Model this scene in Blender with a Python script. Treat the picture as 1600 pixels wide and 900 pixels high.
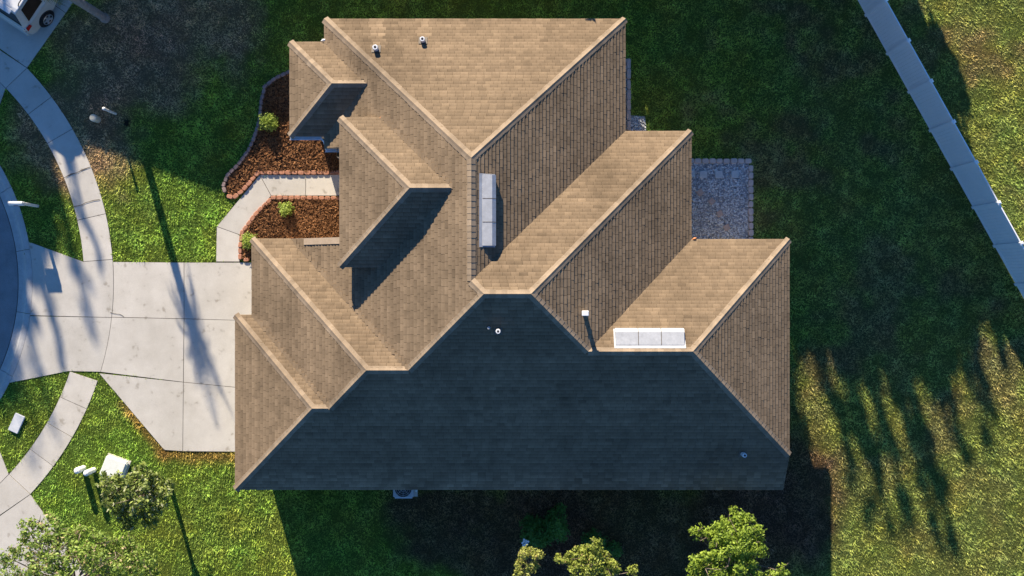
import bpy, bmesh, math, random
import numpy as np
from mathutils import Vector, Matrix

random.seed(7)
RNG = np.random.default_rng(7)
R = math.radians

# ---------------------------------------------------------------- camera, sky, sun, exposure
for o in list(bpy.data.objects):
    bpy.data.objects.remove(o, do_unlink=True)
scene = bpy.context.scene
COL = scene.collection
CAM_H = 35.0
F_PX = 1320.0                      # focal length in photo pixels (1600 wide)
PPM = F_PX / CAM_H                 # photo pixels per metre on the ground
cam_data = bpy.data.cameras.new('camera')
cam = bpy.data.objects.new('camera', cam_data)
COL.objects.link(cam)
cam.location = (0, 0, CAM_H)
cam.rotation_euler = (0, 0, 0)     # straight down, north up
cam_data.sensor_width = 36.0
cam_data.lens = 36.0 * F_PX / 1600.0
cam_data.clip_end = 20000
scene.camera = cam

SUN_EL, SUN_AZ = 17.2, -15.8       # azimuth clockwise from +Y
world = bpy.data.worlds.new('World')
scene.world = world
world.use_nodes = True
nt = world.node_tree
bg = nt.nodes['Background']
sky = nt.nodes.new('ShaderNodeTexSky')
sky.sky_type = 'NISHITA'
sky.sun_disc = False
sky.sun_elevation = R(SUN_EL)
sky.sun_rotation = R(SUN_AZ)
sky.ozone_density = 8.0
sky.dust_density = 0.0
nt.links.new(sky.outputs[0], bg.inputs[0])
bg.inputs[1].default_value = 0.074
sl = bpy.data.lights.new('sun', 'SUN')
sl.energy = 5.0
sl.angle = R(0.5)
sl.color = (1.0, 0.88, 0.70)
sun = bpy.data.objects.new('sun', sl)
COL.objects.link(sun)
sdir = Vector((math.sin(R(SUN_AZ)) * math.cos(R(SUN_EL)), math.cos(R(SUN_AZ)) * math.cos(R(SUN_EL)), math.sin(R(SUN_EL))))
sun.rotation_euler = sdir.to_track_quat('Z', 'Y').to_euler()
sun.location = sdir * 60
vs = scene.view_settings
vs.view_transform = 'Standard'
vs.look = 'None'
vs.gamma = 1.0
vs.use_curve_mapping = False
vs.exposure = 1.46

# ---------------------------------------------------------------- helpers
def P(px, py, h=0.0):
    """photo pixel of a point known to stand at height h -> world x, y"""
    s = (CAM_H - h) / CAM_H / PPM
    return ((px - 800) * s, (450 - py) * s)

def PL(pts, h=0.0):
    return [P(a, b, h) for a, b in pts]

def tag(o, label=None, cat=None, group=None, kind=None):
    if label: o['label'] = label
    if cat: o['category'] = cat
    if group: o['group'] = group
    if kind: o['kind'] = kind
    return o

def link(o, parent=None):
    COL.objects.link(o)
    if parent is not None:
        o.parent = parent
        o.matrix_parent_inverse = Matrix.Identity(4)
    return o

def empty(name, loc=(0, 0, 0), rz=0.0, parent=None):
    o = bpy.data.objects.new(name, None)
    o.empty_display_size = 0.2
    o.location = loc
    o.rotation_euler = (0, 0, rz)
    return link(o, parent)

def mesh_obj(name, me, mat=None, parent=None, loc=(0, 0, 0)):
    o = bpy.data.objects.new(name, me)
    if mat is not None and len(me.materials) == 0:
        me.materials.append(mat)
    o.location = loc
    return link(o, parent)

def pydata(name, verts, faces, mat, parent=None, loc=(0, 0, 0), smooth=False, cols=None):
    me = bpy.data.meshes.new(name)
    me.from_pydata(verts, [], faces)
    if cols is not None:
        a = me.color_attributes.new('col', 'FLOAT_COLOR', 'POINT')
        arr = np.ones((len(verts), 4), np.float32)
        arr[:, :3] = np.asarray(cols, np.float32)
        a.data.foreach_set('color', arr.ravel())
    if smooth:
        me.polygons.foreach_set('use_smooth', [True] * len(me.polygons))
    me.update()
    return mesh_obj(name, me, mat, parent, loc)

def np_mesh(name, V, k, mat, parent=None, cols=None, smooth=False, F=None):
    """V (n*k,3): n polygons of k corners each (or F index array (n,k)); fast path"""
    V = np.ascontiguousarray(V, np.float32)
    if F is None:
        F = np.arange(len(V), dtype=np.int32).reshape(-1, k)
    n = len(F)
    me = bpy.data.meshes.new(name)
    me.vertices.add(len(V))
    me.vertices.foreach_set('co', V.ravel())
    me.loops.add(n * k)
    me.loops.foreach_set('vertex_index', np.ascontiguousarray(F, np.int32).ravel())
    me.polygons.add(n)
    me.polygons.foreach_set('loop_start', np.arange(0, n * k, k, dtype=np.int32))
    if smooth:
        me.polygons.foreach_set('use_smooth', np.ones(n, bool))
    me.update(calc_edges=True)
    if cols is not None:
        a = me.color_attributes.new('col', 'FLOAT_COLOR', 'POINT')
        arr = np.ones((len(V), 4), np.float32)
        arr[:, :3] = cols
        a.data.foreach_set('color', arr.ravel())
    return mesh_obj(name, me, mat, parent)

class MB:
    """collects simple solids into one mesh"""
    def __init__(self):
        self.v, self.f = [], []
    def add(self, verts, faces):
        n = len(self.v)
        self.v += [tuple(p) for p in verts]
        self.f += [[i + n for i in f] for f in faces]
        return self
    def box(self, c, s, rz=0.0, m=None):
        cx, cy, cz = c; sx, sy, sz = s[0] / 2, s[1] / 2, s[2] / 2
        ca, sa = math.cos(rz), math.sin(rz)
        vs = []
        for z in (-sz, sz):
            for x, y in ((-sx, -sy), (sx, -sy), (sx, sy), (-sx, sy)):
                vs.append((cx + x * ca - y * sa, cy + x * sa + y * ca, cz + z))
        if m is not None: vs = [tuple(m @ Vector(p)) for p in vs]
        return self.add(vs, [(3, 2, 1, 0), (4, 5, 6, 7), (0, 1, 5, 4), (1, 2, 6, 5), (2, 3, 7, 6), (3, 0, 4, 7)])
    def tube(self, pts, radii, n=8, cap=True):
        pts = [Vector(p) for p in pts]
        rings = []
        for i, p in enumerate(pts):
            d = (pts[min(i + 1, len(pts) - 1)] - pts[max(i - 1, 0)]).normalized()
            a = d.orthogonal().normalized()
            if abs(d.z) < 0.99:
                a = d.cross(Vector((0, 0, 1))).normalized()
            else:
                a = Vector((1, 0, 0))
            b = d.cross(a).normalized()
            rings.append([p + (a * math.cos(2 * math.pi * k / n) + b * math.sin(2 * math.pi * k / n)) * radii[i] for k in range(n)])
        vs = [q for r in rings for q in r]
        fs = []
        for i in range(len(rings) - 1):
            for k in range(n):
                fs.append((i * n + k, i * n + (k + 1) % n, (i + 1) * n + (k + 1) % n, (i + 1) * n + k))
        if cap:
            fs.append(tuple(range(n - 1, -1, -1)))
            fs.append(tuple((len(rings) - 1) * n + k for k in range(n)))
        return self.add(vs, fs)
    def prism(self, poly, z0, z1):
        n = len(poly)
        vs = [(x, y, z0) for x, y in poly] + [(x, y, z1) for x, y in poly]
        fs = [tuple(range(n - 1, -1, -1)), tuple(range(n, 2 * n))]
        for i in range(n):
            j = (i + 1) % n
            fs.append((i, j, n + j, n + i))
        return self.add(vs, fs)
    def build(self, name, mat, parent=None, loc=(0, 0, 0), smooth=False, bevel=0.0, seg=2):
        me = bpy.data.meshes.new(name)
        me.from_pydata(self.v, [], self.f)
        if bevel > 0:
            bm = bmesh.new(); bm.from_mesh(me)
            bmesh.ops.recalc_face_normals(bm, faces=bm.faces)
            bmesh.ops.bevel(bm, geom=[e for e in bm.edges], offset=bevel, segments=seg, affect='EDGES', clamp_overlap=True)
            bm.to_mesh(me); bm.free()
        else:
            bm = bmesh.new(); bm.from_mesh(me)
            bmesh.ops.recalc_face_normals(bm, faces=bm.faces)
            bm.to_mesh(me); bm.free()
        if smooth:
            me.polygons.foreach_set('use_smooth', [True] * len(me.polygons))
        me.update()
        return mesh_obj(name, me, mat, parent, loc)

def ccw(poly):
    a = sum(poly[i][0] * poly[(i + 1) % len(poly)][1] - poly[(i + 1) % len(poly)][0] * poly[i][1] for i in range(len(poly)))
    return list(poly) if a > 0 else list(poly)[::-1]

def inset(poly, d):
    poly = ccw(poly); n = len(poly); out = []
    for i in range(n):
        p0, p1, p2 = Vector(poly[i - 1]), Vector(poly[i]), Vector(poly[(i + 1) % n])
        e1 = (p1 - p0).normalized(); e2 = (p2 - p1).normalized()
        n1 = Vector((-e1.y, e1.x)); n2 = Vector((-e2.y, e2.x))
        m = (n1 + n2)
        k = d / max(0.25, (1 + n1.dot(n2)))
        out.append(tuple(p1 + m * k))
    return out

def in_poly(X, Y, poly):
    inside = np.zeros(X.shape, bool)
    n = len(poly); j = n - 1
    for i in range(n):
        xi, yi = poly[i]; xj, yj = poly[j]
        if yi != yj:
            c = ((yi > Y) != (yj > Y)) & (X < (xj - xi) * (Y - yi) / (yj - yi) + xi)
            inside ^= c
        j = i
    return inside

# smooth value noise for numpy colour fields
_NT = RNG.random((64, 64))
def vnoise(X, Y, s):
    x = X / s + 1000.0; y = Y / s + 1000.0
    xi = np.floor(x).astype(int); yi = np.floor(y).astype(int)
    fx = x - xi; fy = y - yi
    fx = fx * fx * (3 - 2 * fx); fy = fy * fy * (3 - 2 * fy)
    g = lambda a, b: _NT[a % 64, b % 64]
    return (g(xi, yi) * (1 - fx) + g(xi + 1, yi) * fx) * (1 - fy) + (g(xi, yi + 1) * (1 - fx) + g(xi + 1, yi + 1) * fx) * fy
def fbm(X, Y, s):
    return (vnoise(X, Y, s) * 0.5 + vnoise(X + 17, Y - 9, s / 2.1) * 0.3 + vnoise(X - 5, Y + 31, s / 4.3) * 0.2)

# ---------------------------------------------------------------- materials
def new_mat(name):
    m = bpy.data.materials.new(name)
    m.use_nodes = True
    n = m.node_tree
    return m, n, n.nodes['Principled BSDF']

def noise_col(n, stops, scale, detail=6.0, rough=0.6, coord='pos', stretch=None):
    if coord == 'pos':
        src = n.nodes.new('ShaderNodeNewGeometry').outputs['Position']
    else:
        src = n.nodes.new('ShaderNodeTexCoord').outputs['Object']
    if stretch:
        mp = n.nodes.new('ShaderNodeMapping'); mp.inputs['Scale'].default_value = stretch
        n.links.new(src, mp.inputs[0]); src = mp.outputs[0]
    t = n.nodes.new('ShaderNodeTexNoise')
    t.inputs['Scale'].default_value = scale
    t.inputs['Detail'].default_value = detail
    t.inputs['Roughness'].default_value = rough
    n.links.new(src, t.inputs['Vector'])
    r = n.nodes.new('ShaderNodeValToRGB')
    e = r.color_ramp.elements
    while len(e) > 1: e.remove(e[-1])
    e[0].position, e[0].color = stops[0][0], (*stops[0][1], 1)
    for p_, c_ in stops[1:]:
        q = e.new(p_); q.color = (*c_, 1)
    n.links.new(t.outputs['Fac'], r.inputs['Fac'])
    return r.outputs['Color']

def mul(n, a, b, fac=1.0):
    m = n.nodes.new('ShaderNodeMix'); m.data_type = 'RGBA'; m.blend_type = 'MULTIPLY'
    m.inputs[0].default_value = fac
    n.links.new(a, m.inputs[6]); n.links.new(b, m.inputs[7])
    return m.outputs[2]

def bump(n, bsdf, scale, strength, dist=0.01, detail=4):
    g = n.nodes.new('ShaderNodeNewGeometry')
    t = n.nodes.new('ShaderNodeTexNoise'); t.inputs['Scale'].default_value = scale; t.inputs['Detail'].default_value = detail
    n.links.new(g.outputs['Position'], t.inputs['Vector'])
    b = n.nodes.new('ShaderNodeBump'); b.inputs['Strength'].default_value = strength; b.inputs['Distance'].default_value = dist
    n.links.new(t.outputs['Fac'], b.inputs['Height'])
    n.links.new(b.outputs[0], bsdf.inputs['Normal'])

def noisy(name, c0, c1, scale, rough=0.8, metallic=0.0, fine=None, bmp=None, spec=0.3):
    m, n, b = new_mat(name)
    c = noise_col(n, [(0.3, c0), (0.7, c1)], scale)
    if fine:
        f = noise_col(n, [(0.3, (fine[1],) * 3), (0.7, (1.0,) * 3)], fine[0], 3.0)
        c = mul(n, c, f)
    n.links.new(c, b.inputs['Base Color'])
    b.inputs['Roughness'].default_value = rough
    b.inputs['Metallic'].default_value = metallic
    b.inputs['Specular IOR Level'].default_value = spec
    if bmp: bump(n, b, *bmp)
    return m

def attr_mat(name, rough=0.9, spec=0.1, mods=(), transl=0.0, bmp=None):
    m, n, b = new_mat(name)
    a = n.nodes.new('ShaderNodeAttribute'); a.attribute_name = 'col'
    c = a.outputs['Color']
    for stops, scale, stretch in mods:
        c = mul(n, c, noise_col(n, [(p, (v,) * 3) if not isinstance(v, tuple) else (p, v) for p, v in stops], scale, stretch=stretch))
    n.links.new(c, b.inputs['Base Color'])
    b.inputs['Roughness'].default_value = rough
    b.inputs['Specular IOR Level'].default_value = spec
    if bmp: bump(n, b, *bmp)
    if transl > 0:
        t = n.nodes.new('ShaderNodeBsdfTranslucent')
        n.links.new(c, t.inputs['Color'])
        mx = n.nodes.new('ShaderNodeMixShader'); mx.inputs[0].default_value = transl
        n.links.new(b.outputs[0], mx.inputs[1]); n.links.new(t.outputs[0], mx.inputs[2])
        n.links.new(mx.outputs[0], n.nodes['Material Output'].inputs['Surface'])
    return m

M = {}
M['shingle'] = attr_mat('shingle', 0.95, 0.08, mods=[
    ([(0.30, 0.70), (0.46, 0.96), (0.72, 1.10)], 0.42, None),
    ([(0.30, 0.90), (0.70, 1.06)], 1.4, (1.0, .25, 1.0)),
    ([(0.3, 0.86), (0.7, 1.08)], 3.2, None),
    ([(0.25, 0.72), (0.75, 1.15)], 60.0, None)])
M['lead'] = noisy('lead_flashing', (.10, .085, .07), (.15, .125, .10), 9, 0.8)
M['deck'] = noisy('deck', (.035, .028, .022), (.055, .045, .035), 9, 0.95)
M['rake'] = noisy('rake_tan', (.34, .26, .18), (.42, .32, .23), 5, 0.9, fine=(40, .85))
M['fascia'] = noisy('fascia', (.30, .25, .19), (.38, .32, .25), 4, 0.6)
M['stucco'] = noisy('stucco', (.52, .46, .36), (.60, .54, .43), 3, 0.9, fine=(40, .9), bmp=(60, .4))
M['white_metal'] = noisy('white_metal', (.72, .72, .72), (.80, .80, .80), 5, 0.4, fine=(14, .93))
M['vent_metal'] = noisy('vent_metal', (.38, .39, .41), (.46, .47, .49), 4, 0.5, fine=(9, .85))
M['vinyl'] = noisy('vinyl', (.80, .81, .82), (.86, .86, .86), 1.5, 0.45, fine=(10, .96))
M['concrete'] = noisy('concrete', (.54, .502, .445), (.64, .60, .54), 1.3, 0.9, fine=(26, .90), bmp=(90, .25))
def concrete_wear(m):
    n = m.node_tree; b = n.nodes['Principled BSDF']
    src = b.inputs['Base Color'].links[0].from_socket
    oi = n.nodes.new('ShaderNodeObjectInfo')
    r = n.nodes.new('ShaderNodeValToRGB'); e = r.color_ramp.elements
    e[0].color = (.90, .90, .89, 1); e[1].color = (1.03, 1.02, 1.0, 1)
    n.links.new(oi.outputs['Random'], r.inputs['Fac'])
    c = mul(n, src, r.outputs['Color'])
    c = mul(n, c, noise_col(n, [(.27, (.72, .70, .67)), (.36, (1, 1, 1))], 2.6, 2.0))
    c = mul(n, c, noise_col(n, [(.30, (.90, .895, .88)), (.62, (1, 1, 1))], .55, 5.0, stretch=(1.0, .3, 1.0)))
    n.links.new(c, b.inputs['Base Color'])
concrete_wear(M['concrete'])
M['kerb'] = noisy('kerb_concrete', (.40, .39, .37), (.56, .54, .51), 2.2, 0.9, fine=(30, .82), bmp=(70, .3))
M['joint'] = noisy('joint_dirt', (.05, .042, .033), (.09, .075, .06), 12, 0.95)
M['asphalt'] = noisy('asphalt', (.23, .235, .24), (.31, .315, .32), 1.6, 0.92, fine=(55, .7), bmp=(120, .5))
M['brick'] = noisy('edging_brick', (.36, .15, .085), (.50, .25, .16), 8, 0.9, fine=(60, .8))
M['grey_stone'] = noisy('edging_stone', (.24, .17, .15), (.38, .28, .25), 6, 0.9, fine=(60, .8))
M['pink_stone'] = noisy('pink_stone', (.58, .43, .36), (.70, .56, .48), 6, 0.9, fine=(60, .85))
M['paver'] = noisy('paver', (.52, .52, .50), (.62, .61, .58), 8, 0.9, fine=(50, .88))
M['pink_paver'] = noisy('pink_paver', (.48, .34, .27), (.58, .44, .36), 8, 0.9, fine=(50, .85))
M['soil'] = noisy('mulch_soil', (.035, .018, .010), (.075, .040, .022), 6, 0.95, bmp=(40, .8))
M['mulch'] = attr_mat('mulch_chips', 0.95, 0.1)
M['gravel'] = attr_mat('gravel', 0.85, 0.25)
M['gravel_base'] = noisy('gravel_base', (.28, .28, .29), (.40, .40, .41), 20, 0.95)
M['grass'] = attr_mat('grass', 0.75, 0.15, transl=0.35)
M['ground'] = attr_mat('ground', 1.0, 0.05, mods=[([(0.3, 0.55), (0.7, 1.1)], 14.0, None), ([(0.3, 0.6), (0.7, 1.1)], 45.0, None)], bmp=(30, .8, .03))
M['leaf'] = attr_mat('leaf', 0.55, 0.3, transl=0.4)
M['bark'] = noisy('bark', (.13, .10, .075), (.24, .19, .15), 10, 0.95, bmp=(30, .8))
M['palm_bark'] = noisy('palm_bark', (.22, .20, .18), (.36, .33, .30), 8, 0.95, fine=(20, .7), bmp=(25, .8))
M['white_plastic'] = noisy('white_plastic', (.66, .66, .62), (.76, .76, .72), 6, 0.5)
M['beige_plastic'] = noisy('beige_plastic', (.44, .42, .33), (.55, .52, .42), 6, 0.55)
M['lid'] = noisy('lid_concrete', (.50, .52, .54), (.62, .63, .64), 6, 0.8)
M['dark'] = noisy('dark_plastic', (.015, .015, .017), (.03, .03, .032), 10, 0.6)
M['rubber'] = noisy('rubber', (.012, .012, .012), (.022, .022, .022), 10, 0.85)
M['alloy'] = noisy('alloy', (.50, .50, .51), (.58, .58, .59), 10, 0.35, metallic=0.6)
M['car_roof'] = noisy('car_paint_white', (.60, .61, .62), (.66, .67, .68), 2, 0.25, spec=0.5)
M['car_body'] = noisy('car_paint_champagne', (.50, .46, .40), (.56, .52, .46), 2, 0.28, spec=0.5)
M['glass'] = noisy('tinted_glass', (.012, .012, .014), (.02, .02, .022), 3, 0.08, spec=0.6)
M['brown_glass'] = noisy('tinted_side_glass', (.035, .020, .012), (.05, .03, .02), 3, 0.1, spec=0.5)
M['red_lens'] = noisy('red_lens', (.40, .012, .012), (.50, .02, .02), 3, 0.2, spec=0.5)
M['orange'] = noisy('copper_flashing', (.55, .17, .06), (.70, .28, .10), 20, 0.6)
M['ac_metal'] = noisy('ac_metal', (.42, .43, .44), (.52, .53, .54), 6, 0.5)
M['flower'] = noisy('petal', (.75, .75, .74), (.82, .82, .80), 20, 0.6)
M['crack'] = noisy('crack_dirt', (.10, .085, .07), (.16, .14, .12), 20, 0.95)
M['green_box'] = noisy('pale_box', (.58, .60, .55), (.68, .69, .65), 6, 0.5)

# ---------------------------------------------------------------- layout of paving (photo pixels on the ground)
CX, CY = -306.0, 442.0                                      # cul-de-sac centre
def ring(r, a):
    return (CX + r * math.cos(R(a)), CY - r * math.sin(R(a)))
def arc(r, a0, a1, n=None):
    n = n or max(2, int(abs(a1 - a0) / 1.5))
    return [ring(r, a0 + (a1 - a0) * i / n) for i in range(n + 1)]
RK0, RK1, RS0, RS1 = 333.0, 357.0, 438.0, 484.0
RC = P(CX, CY)

side_slabs = []
for js in ([4.35, 12.9, 22.0, 29.8, 36.9, 43.9], [-18.4, -24.0, -29.9, -36.3, -43.0]):
    for a0, a1 in zip(js[:-1], js[1:]):
        side_slabs.append(arc(RS0, a0, a1) + arc(RS1, a1, a0))
apron_slabs = [
    arc(RK1, 10.4, -8.2) + [(172, 496)] + arc(RS1, -6.4, 3.9) + [ring(RS1, 4.35), ring(RS0, 4.35)],
    arc(RK1, -8.3, -26.0) + [(107, 580)] + arc(RS1, -16.7, -6.4),
]
drive_slabs = [
    arc(RS1, -6.35, 3.9) + [(288, 410), (288, 498)],
    [(288, 410), (393, 410), (393, 491), (368, 491.5), (368, 501), (288, 498)],
    arc(RS1, -16.7, -6.35) + [(288, 498), (287, 597)],
    [(288, 498), (368, 501), (368, 607), (287, 597)],
    [(155, 583), (287, 597), (286, 705), (257, 703)],
    [(287, 597), (368, 607), (368, 706), (286, 705)],
]
drive_slabs[1] = [(288, 410), (425, 410), (425, 500), (388, 501), (288, 498)]
drive_slabs[3] = [(288, 498), (398, 501), (398, 608), (287, 597)]
drive_slabs[5] = [(287, 597), (398, 608), (398, 706), (286, 705)]
path_slabs = [
    [(338, 409), (339, 354), (375, 367), (375, 409)],
    [(339, 354), (406, 273), (424, 306), (375, 367)],
    [(406, 273), (478, 273), (478, 306), (424, 306)],
    [(478, 273), (545, 273), (545, 306), (478, 306)],
    [(545, 262), (655, 262), (655, 375), (545, 375)],
]
def nb_drive(a_edge, sgn):
    """a neighbour's driveway beyond the sidewalk; sgn +1 up, -1 down"""
    e = ring(RS1, a_edge)
    d = (0.576, -0.817 * sgn); w = (-0.817, -0.576 * sgn)
    cross = arc(RS0, a_edge, a_edge + 25 * sgn) + [ring(RS1, a_edge + 25 * sgn), ring(RS1, a_edge)]
    apr = arc(RK1, a_edge - 6.5 * sgn, a_edge + 31 * sgn) + arc(RS0, a_edge + 25 * sgn, a_edge)
    out = [cross, apr]
    for i in range(3 if sgn > 0 else 2):
        for j in range(2):
            q = lambda u, v: (e[0] + d[0] * u + w[0] * v, e[1] + d[1] * u + w[1] * v)
            u0, u1, v0, v1 = i * 105, (i + 1) * 105, j * 104, (j + 1) * 104
            out.append([q(u0, v0), q(u1, v0), q(u1, v1), q(u0, v1)])
    return out
nb_up = nb_drive(43.9, 1)
nb_dn = nb_drive(-43.0, -1)

bed_up = [(470, 100), (452, 114), (432, 124), (416, 138), (410, 160), (408, 185), (402, 208), (390, 236), (372, 260), (356, 277), (352, 292), (355, 303), (366, 307), (378, 298), (404, 271), (545, 271), (545, 190), (520, 100)]
bed_lo = [(545, 308), (424, 308), (400, 334), (381, 360), (377, 384), (377, 404), (395, 407), (430, 407), (430, 395), (560, 385)]
gravel_px = [(1060, 254), (1170, 254), (1170, 392), (1060, 392)]
gravel2_px = [(958, 92), (982, 92), (984, 180), (1008, 182), (1010, 205), (985, 215), (958, 215)]

# house wall outline (metres)
WALL = [(-10.22, -7.32), (10.0, -7.32), (10.0, 1.38), (6.31, 1.38), (6.31, 5.46), (3.82, 5.46), (3.82, 9.69), (-6.62, 9.69),
        (-6.62, 8.82), (-7.93, 8.82), (-7.93, 6.17), (-6.62, 6.17), (-6.62, 4.95), (-4.2, 4.95), (-4.2, 1.6), (-7.6, 1.6), (-7.6, 1.45),
        (-9.58, 1.45), (-9.58, -1.49), (-10.22, -1.49)]

# ---------------------------------------------------------------- lawn colours
def lawn_colour(X, Y):
    """albedo of the turf at world X, Y: green front lawn, straw coloured back lawn, worn brown patches"""
    px = X * PPM + 800; py = 450 - Y * PPM
    n1 = fbm(X, Y, 3.1); n2 = fbm(X + 40, Y + 11, 1.1); n3 = fbm(X - 21, Y + 5, 0.45)
    green = np.stack([.118 + .06 * n2, .195 + .05 * n1, .026 + .014 * n3], -1)
    straw = np.stack([.155 + .06 * n2, .182 + .04 * n1, .040 + .022 * n3], -1)
    brown = np.stack([.27 + .09 * n2, .19 + .05 * n1, .10 + .03 * n3], -1)
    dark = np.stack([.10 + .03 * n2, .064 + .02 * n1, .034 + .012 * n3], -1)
    def blob(cx, cy, rx, ry, edge=0.5):
        d = np.sqrt(((px - cx) / rx) ** 2 + ((py - cy) / ry) ** 2) + (n1 - .5) * 1.1 + (n2 - .5) * .7
        return np.clip((1 - d) / edge + .5, 0, 1)[..., None]
    sx = np.clip((px - 1060) / 220 + (n1 - .5) * 1.6, 0, 1)[..., None] * .78
    c = green * (1 - sx) + straw * sx
    for b in ((190, 75, 160, 105), (280, 25, 130, 70), (105, 200, 90, 90)):
        w = blob(*b) * .9; c = c * (1 - w) + brown * w
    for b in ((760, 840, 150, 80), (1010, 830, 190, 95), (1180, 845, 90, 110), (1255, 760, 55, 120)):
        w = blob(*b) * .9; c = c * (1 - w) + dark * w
    # thin worn turf in patches over the back lawn
    w = (np.clip((fbm(X + 70, Y - 33, 2.3) - .50) * 7, 0, 1) * np.clip((px - 980) / 120, 0, 1) * np.clip((860 - py) / 300, .25, 1))[..., None] * .6
    c = c * (1 - w) + (brown * .35 + dark * .65) * w
    # dry strip along the drive's lower edge
    def seg(x0, y0, x1, y1, wd):
        dx, dy = x1 - x0, y1 - y0
        t = np.clip(((px - x0) * dx + (py - y0) * dy) / (dx * dx + dy * dy), 0, 1)
        d = np.hypot(px - x0 - t * dx, py - y0 - t * dy)
        return np.clip(1.2 - d / wd + (n2 - .5) * 1.4, 0, 1)[..., None]
    rust = np.stack([.24 + .05 * n2, .13 + .04 * n1, .04 + .01 * n3], -1)
    for s_ in ((190, 630, 257, 708, 10), (257, 710, 372, 712, 14)):
        w = seg(*s_) * .75; c = c * (1 - w) + rust * w
    y_ = np.clip((n2 - .52) * 5, 0, 1)[..., None] * .5
    c = c * (1 - y_) + (c * np.array([1.2, 1.1, 1.05])) * y_
    return c

# ---------------------------------------------------------------- ground, road, kerb
gx = np.concatenate([[-6000, -900, -250, -90, -50], np.arange(-26, 26.01, .2), [50, 90, 250, 900, 6000]])
gy = np.concatenate([[-6000, -900, -250, -90, -40], np.arange(-17, 17.01, .2), [40, 90, 250, 900, 6000]])
GX, GY = np.meshgrid(gx, gy)
rr = np.hypot(GX - RC[0], GY - RC[1])
GZ = np.where(rr < 9.2, -.20, 0.0) + (fbm(GX, GY, 2.5) - .5) * .03 * (rr > 9.2)
west_road = (GX < RC[0]) & (np.abs(GY - RC[1]) < 4.0)
GZ = np.where(west_road, -.20, GZ)
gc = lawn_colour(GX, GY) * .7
V = np.stack([GX, GY, GZ], -1).reshape(-1, 3)
nx_, ny_ = len(gx), len(gy)
idx = np.arange(nx_ * ny_).reshape(ny_, nx_)
F = np.stack([idx[:-1, :-1], idx[:-1, 1:], idx[1:, 1:], idx[1:, :-1]], -1).reshape(-1, 4)
g = np_mesh('ground', V, 4, M['ground'], cols=gc.reshape(-1, 3), smooth=True, F=F)
tag(g, 'earth under the lawns around the house', 'ground', kind='structure')

rpts = [(RC[0] + (RK0 / PPM - .035) * math.cos(R(a)), RC[1] + (RK0 / PPM - .035) * math.sin(R(a))) for a in range(-156, 157, 2)]
rpts += [(-300, RC[1] + 3.6), (-300, RC[1] - 3.6)]
tag(MB().prism(rpts, -.14, -.10).build('road', M['asphalt']), 'grey asphalt turning circle of the street', 'road', kind='structure')

kerb_prof = [(RK1 / PPM, -.25), (RK1 / PPM, .028), (9.36, .032), (9.24, .02), (9.12, -.06), (9.02, -.085), (RK0 / PPM, -.09), (RK0 / PPM, -.25)]
kb = pydata('kerb', [(RC[0] + r_ * math.cos(R(a)), RC[1] + r_ * math.sin(R(a)), -.12) for a in range(-150, 151, 2) for r_ in (RK0 / PPM - .08, RK1 / PPM - .02)],
            [(2 * i, 2 * i + 1, 2 * i + 3, 2 * i + 2) for i in range(150)], M['joint'])
tag(kb, 'pale concrete kerb and gutter around the turning circle', 'kerb', kind='structure')
ks = -73.0
while ks < 80:
    ke = ks + 16.3
    n = 11; vs_, fs_ = [], []
    k = len(kerb_prof)
    for i in range(n + 1):
        a = R(ks + .06 + (16.3 - .12) * i / n)
        for r_, z_ in kerb_prof:
            vs_.append((RC[0] + r_ * math.cos(a), RC[1] + r_ * math.sin(a), z_))
    for i in range(n):
        for j in range(k - 1):
            fs_.append((i * k + j, i * k + j + 1, (i + 1) * k + j + 1, (i + 1) * k + j))
    fs_ += [tuple(range(k)), tuple(n * k + j for j in range(k - 1, -1, -1))]
    pydata('kerb_segment', vs_, fs_, M['kerb'], kb)
    ks = ke

def paving(name, slabs, label, cat, mat, z1=.03, gap=.022, h0=-.10, base=True):
    mb = MB()
    for s_ in slabs:
        mb.prism(inset(PL(s_), -.004 if not base else .0), h0, z1 - .02)
    root = mb.build(name, M['joint'])
    tag(root, label, cat, kind='structure')
    for i, s_ in enumerate(slabs):
        dz = random.uniform(-.004, .004)
        MB().prism(inset(PL(s_), gap / 2), h0 - .01, z1 + dz).build('slab', mat, root)
    return root
paving('sidewalk', side_slabs, 'curved concrete sidewalk of square slabs beside the kerb', 'sidewalk', M['concrete'])
paving('driveway_apron', apron_slabs, 'two flared concrete slabs joining the driveway to the kerb', 'apron', M['concrete'])
paving('driveway', drive_slabs, 'wide pale concrete driveway in front of the garage', 'driveway', M['concrete'], z1=.034)
paving('garden_path', path_slabs, 'narrow bent concrete path between the mulch beds', 'path', M['concrete'], z1=.036)
paving('driveway', nb_up, 'concrete driveway under the parked minivan', 'driveway', M['concrete'])
paving('driveway', nb_dn, 'concrete driveway beneath the loose leafy tree', 'driveway', M['concrete'])

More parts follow.
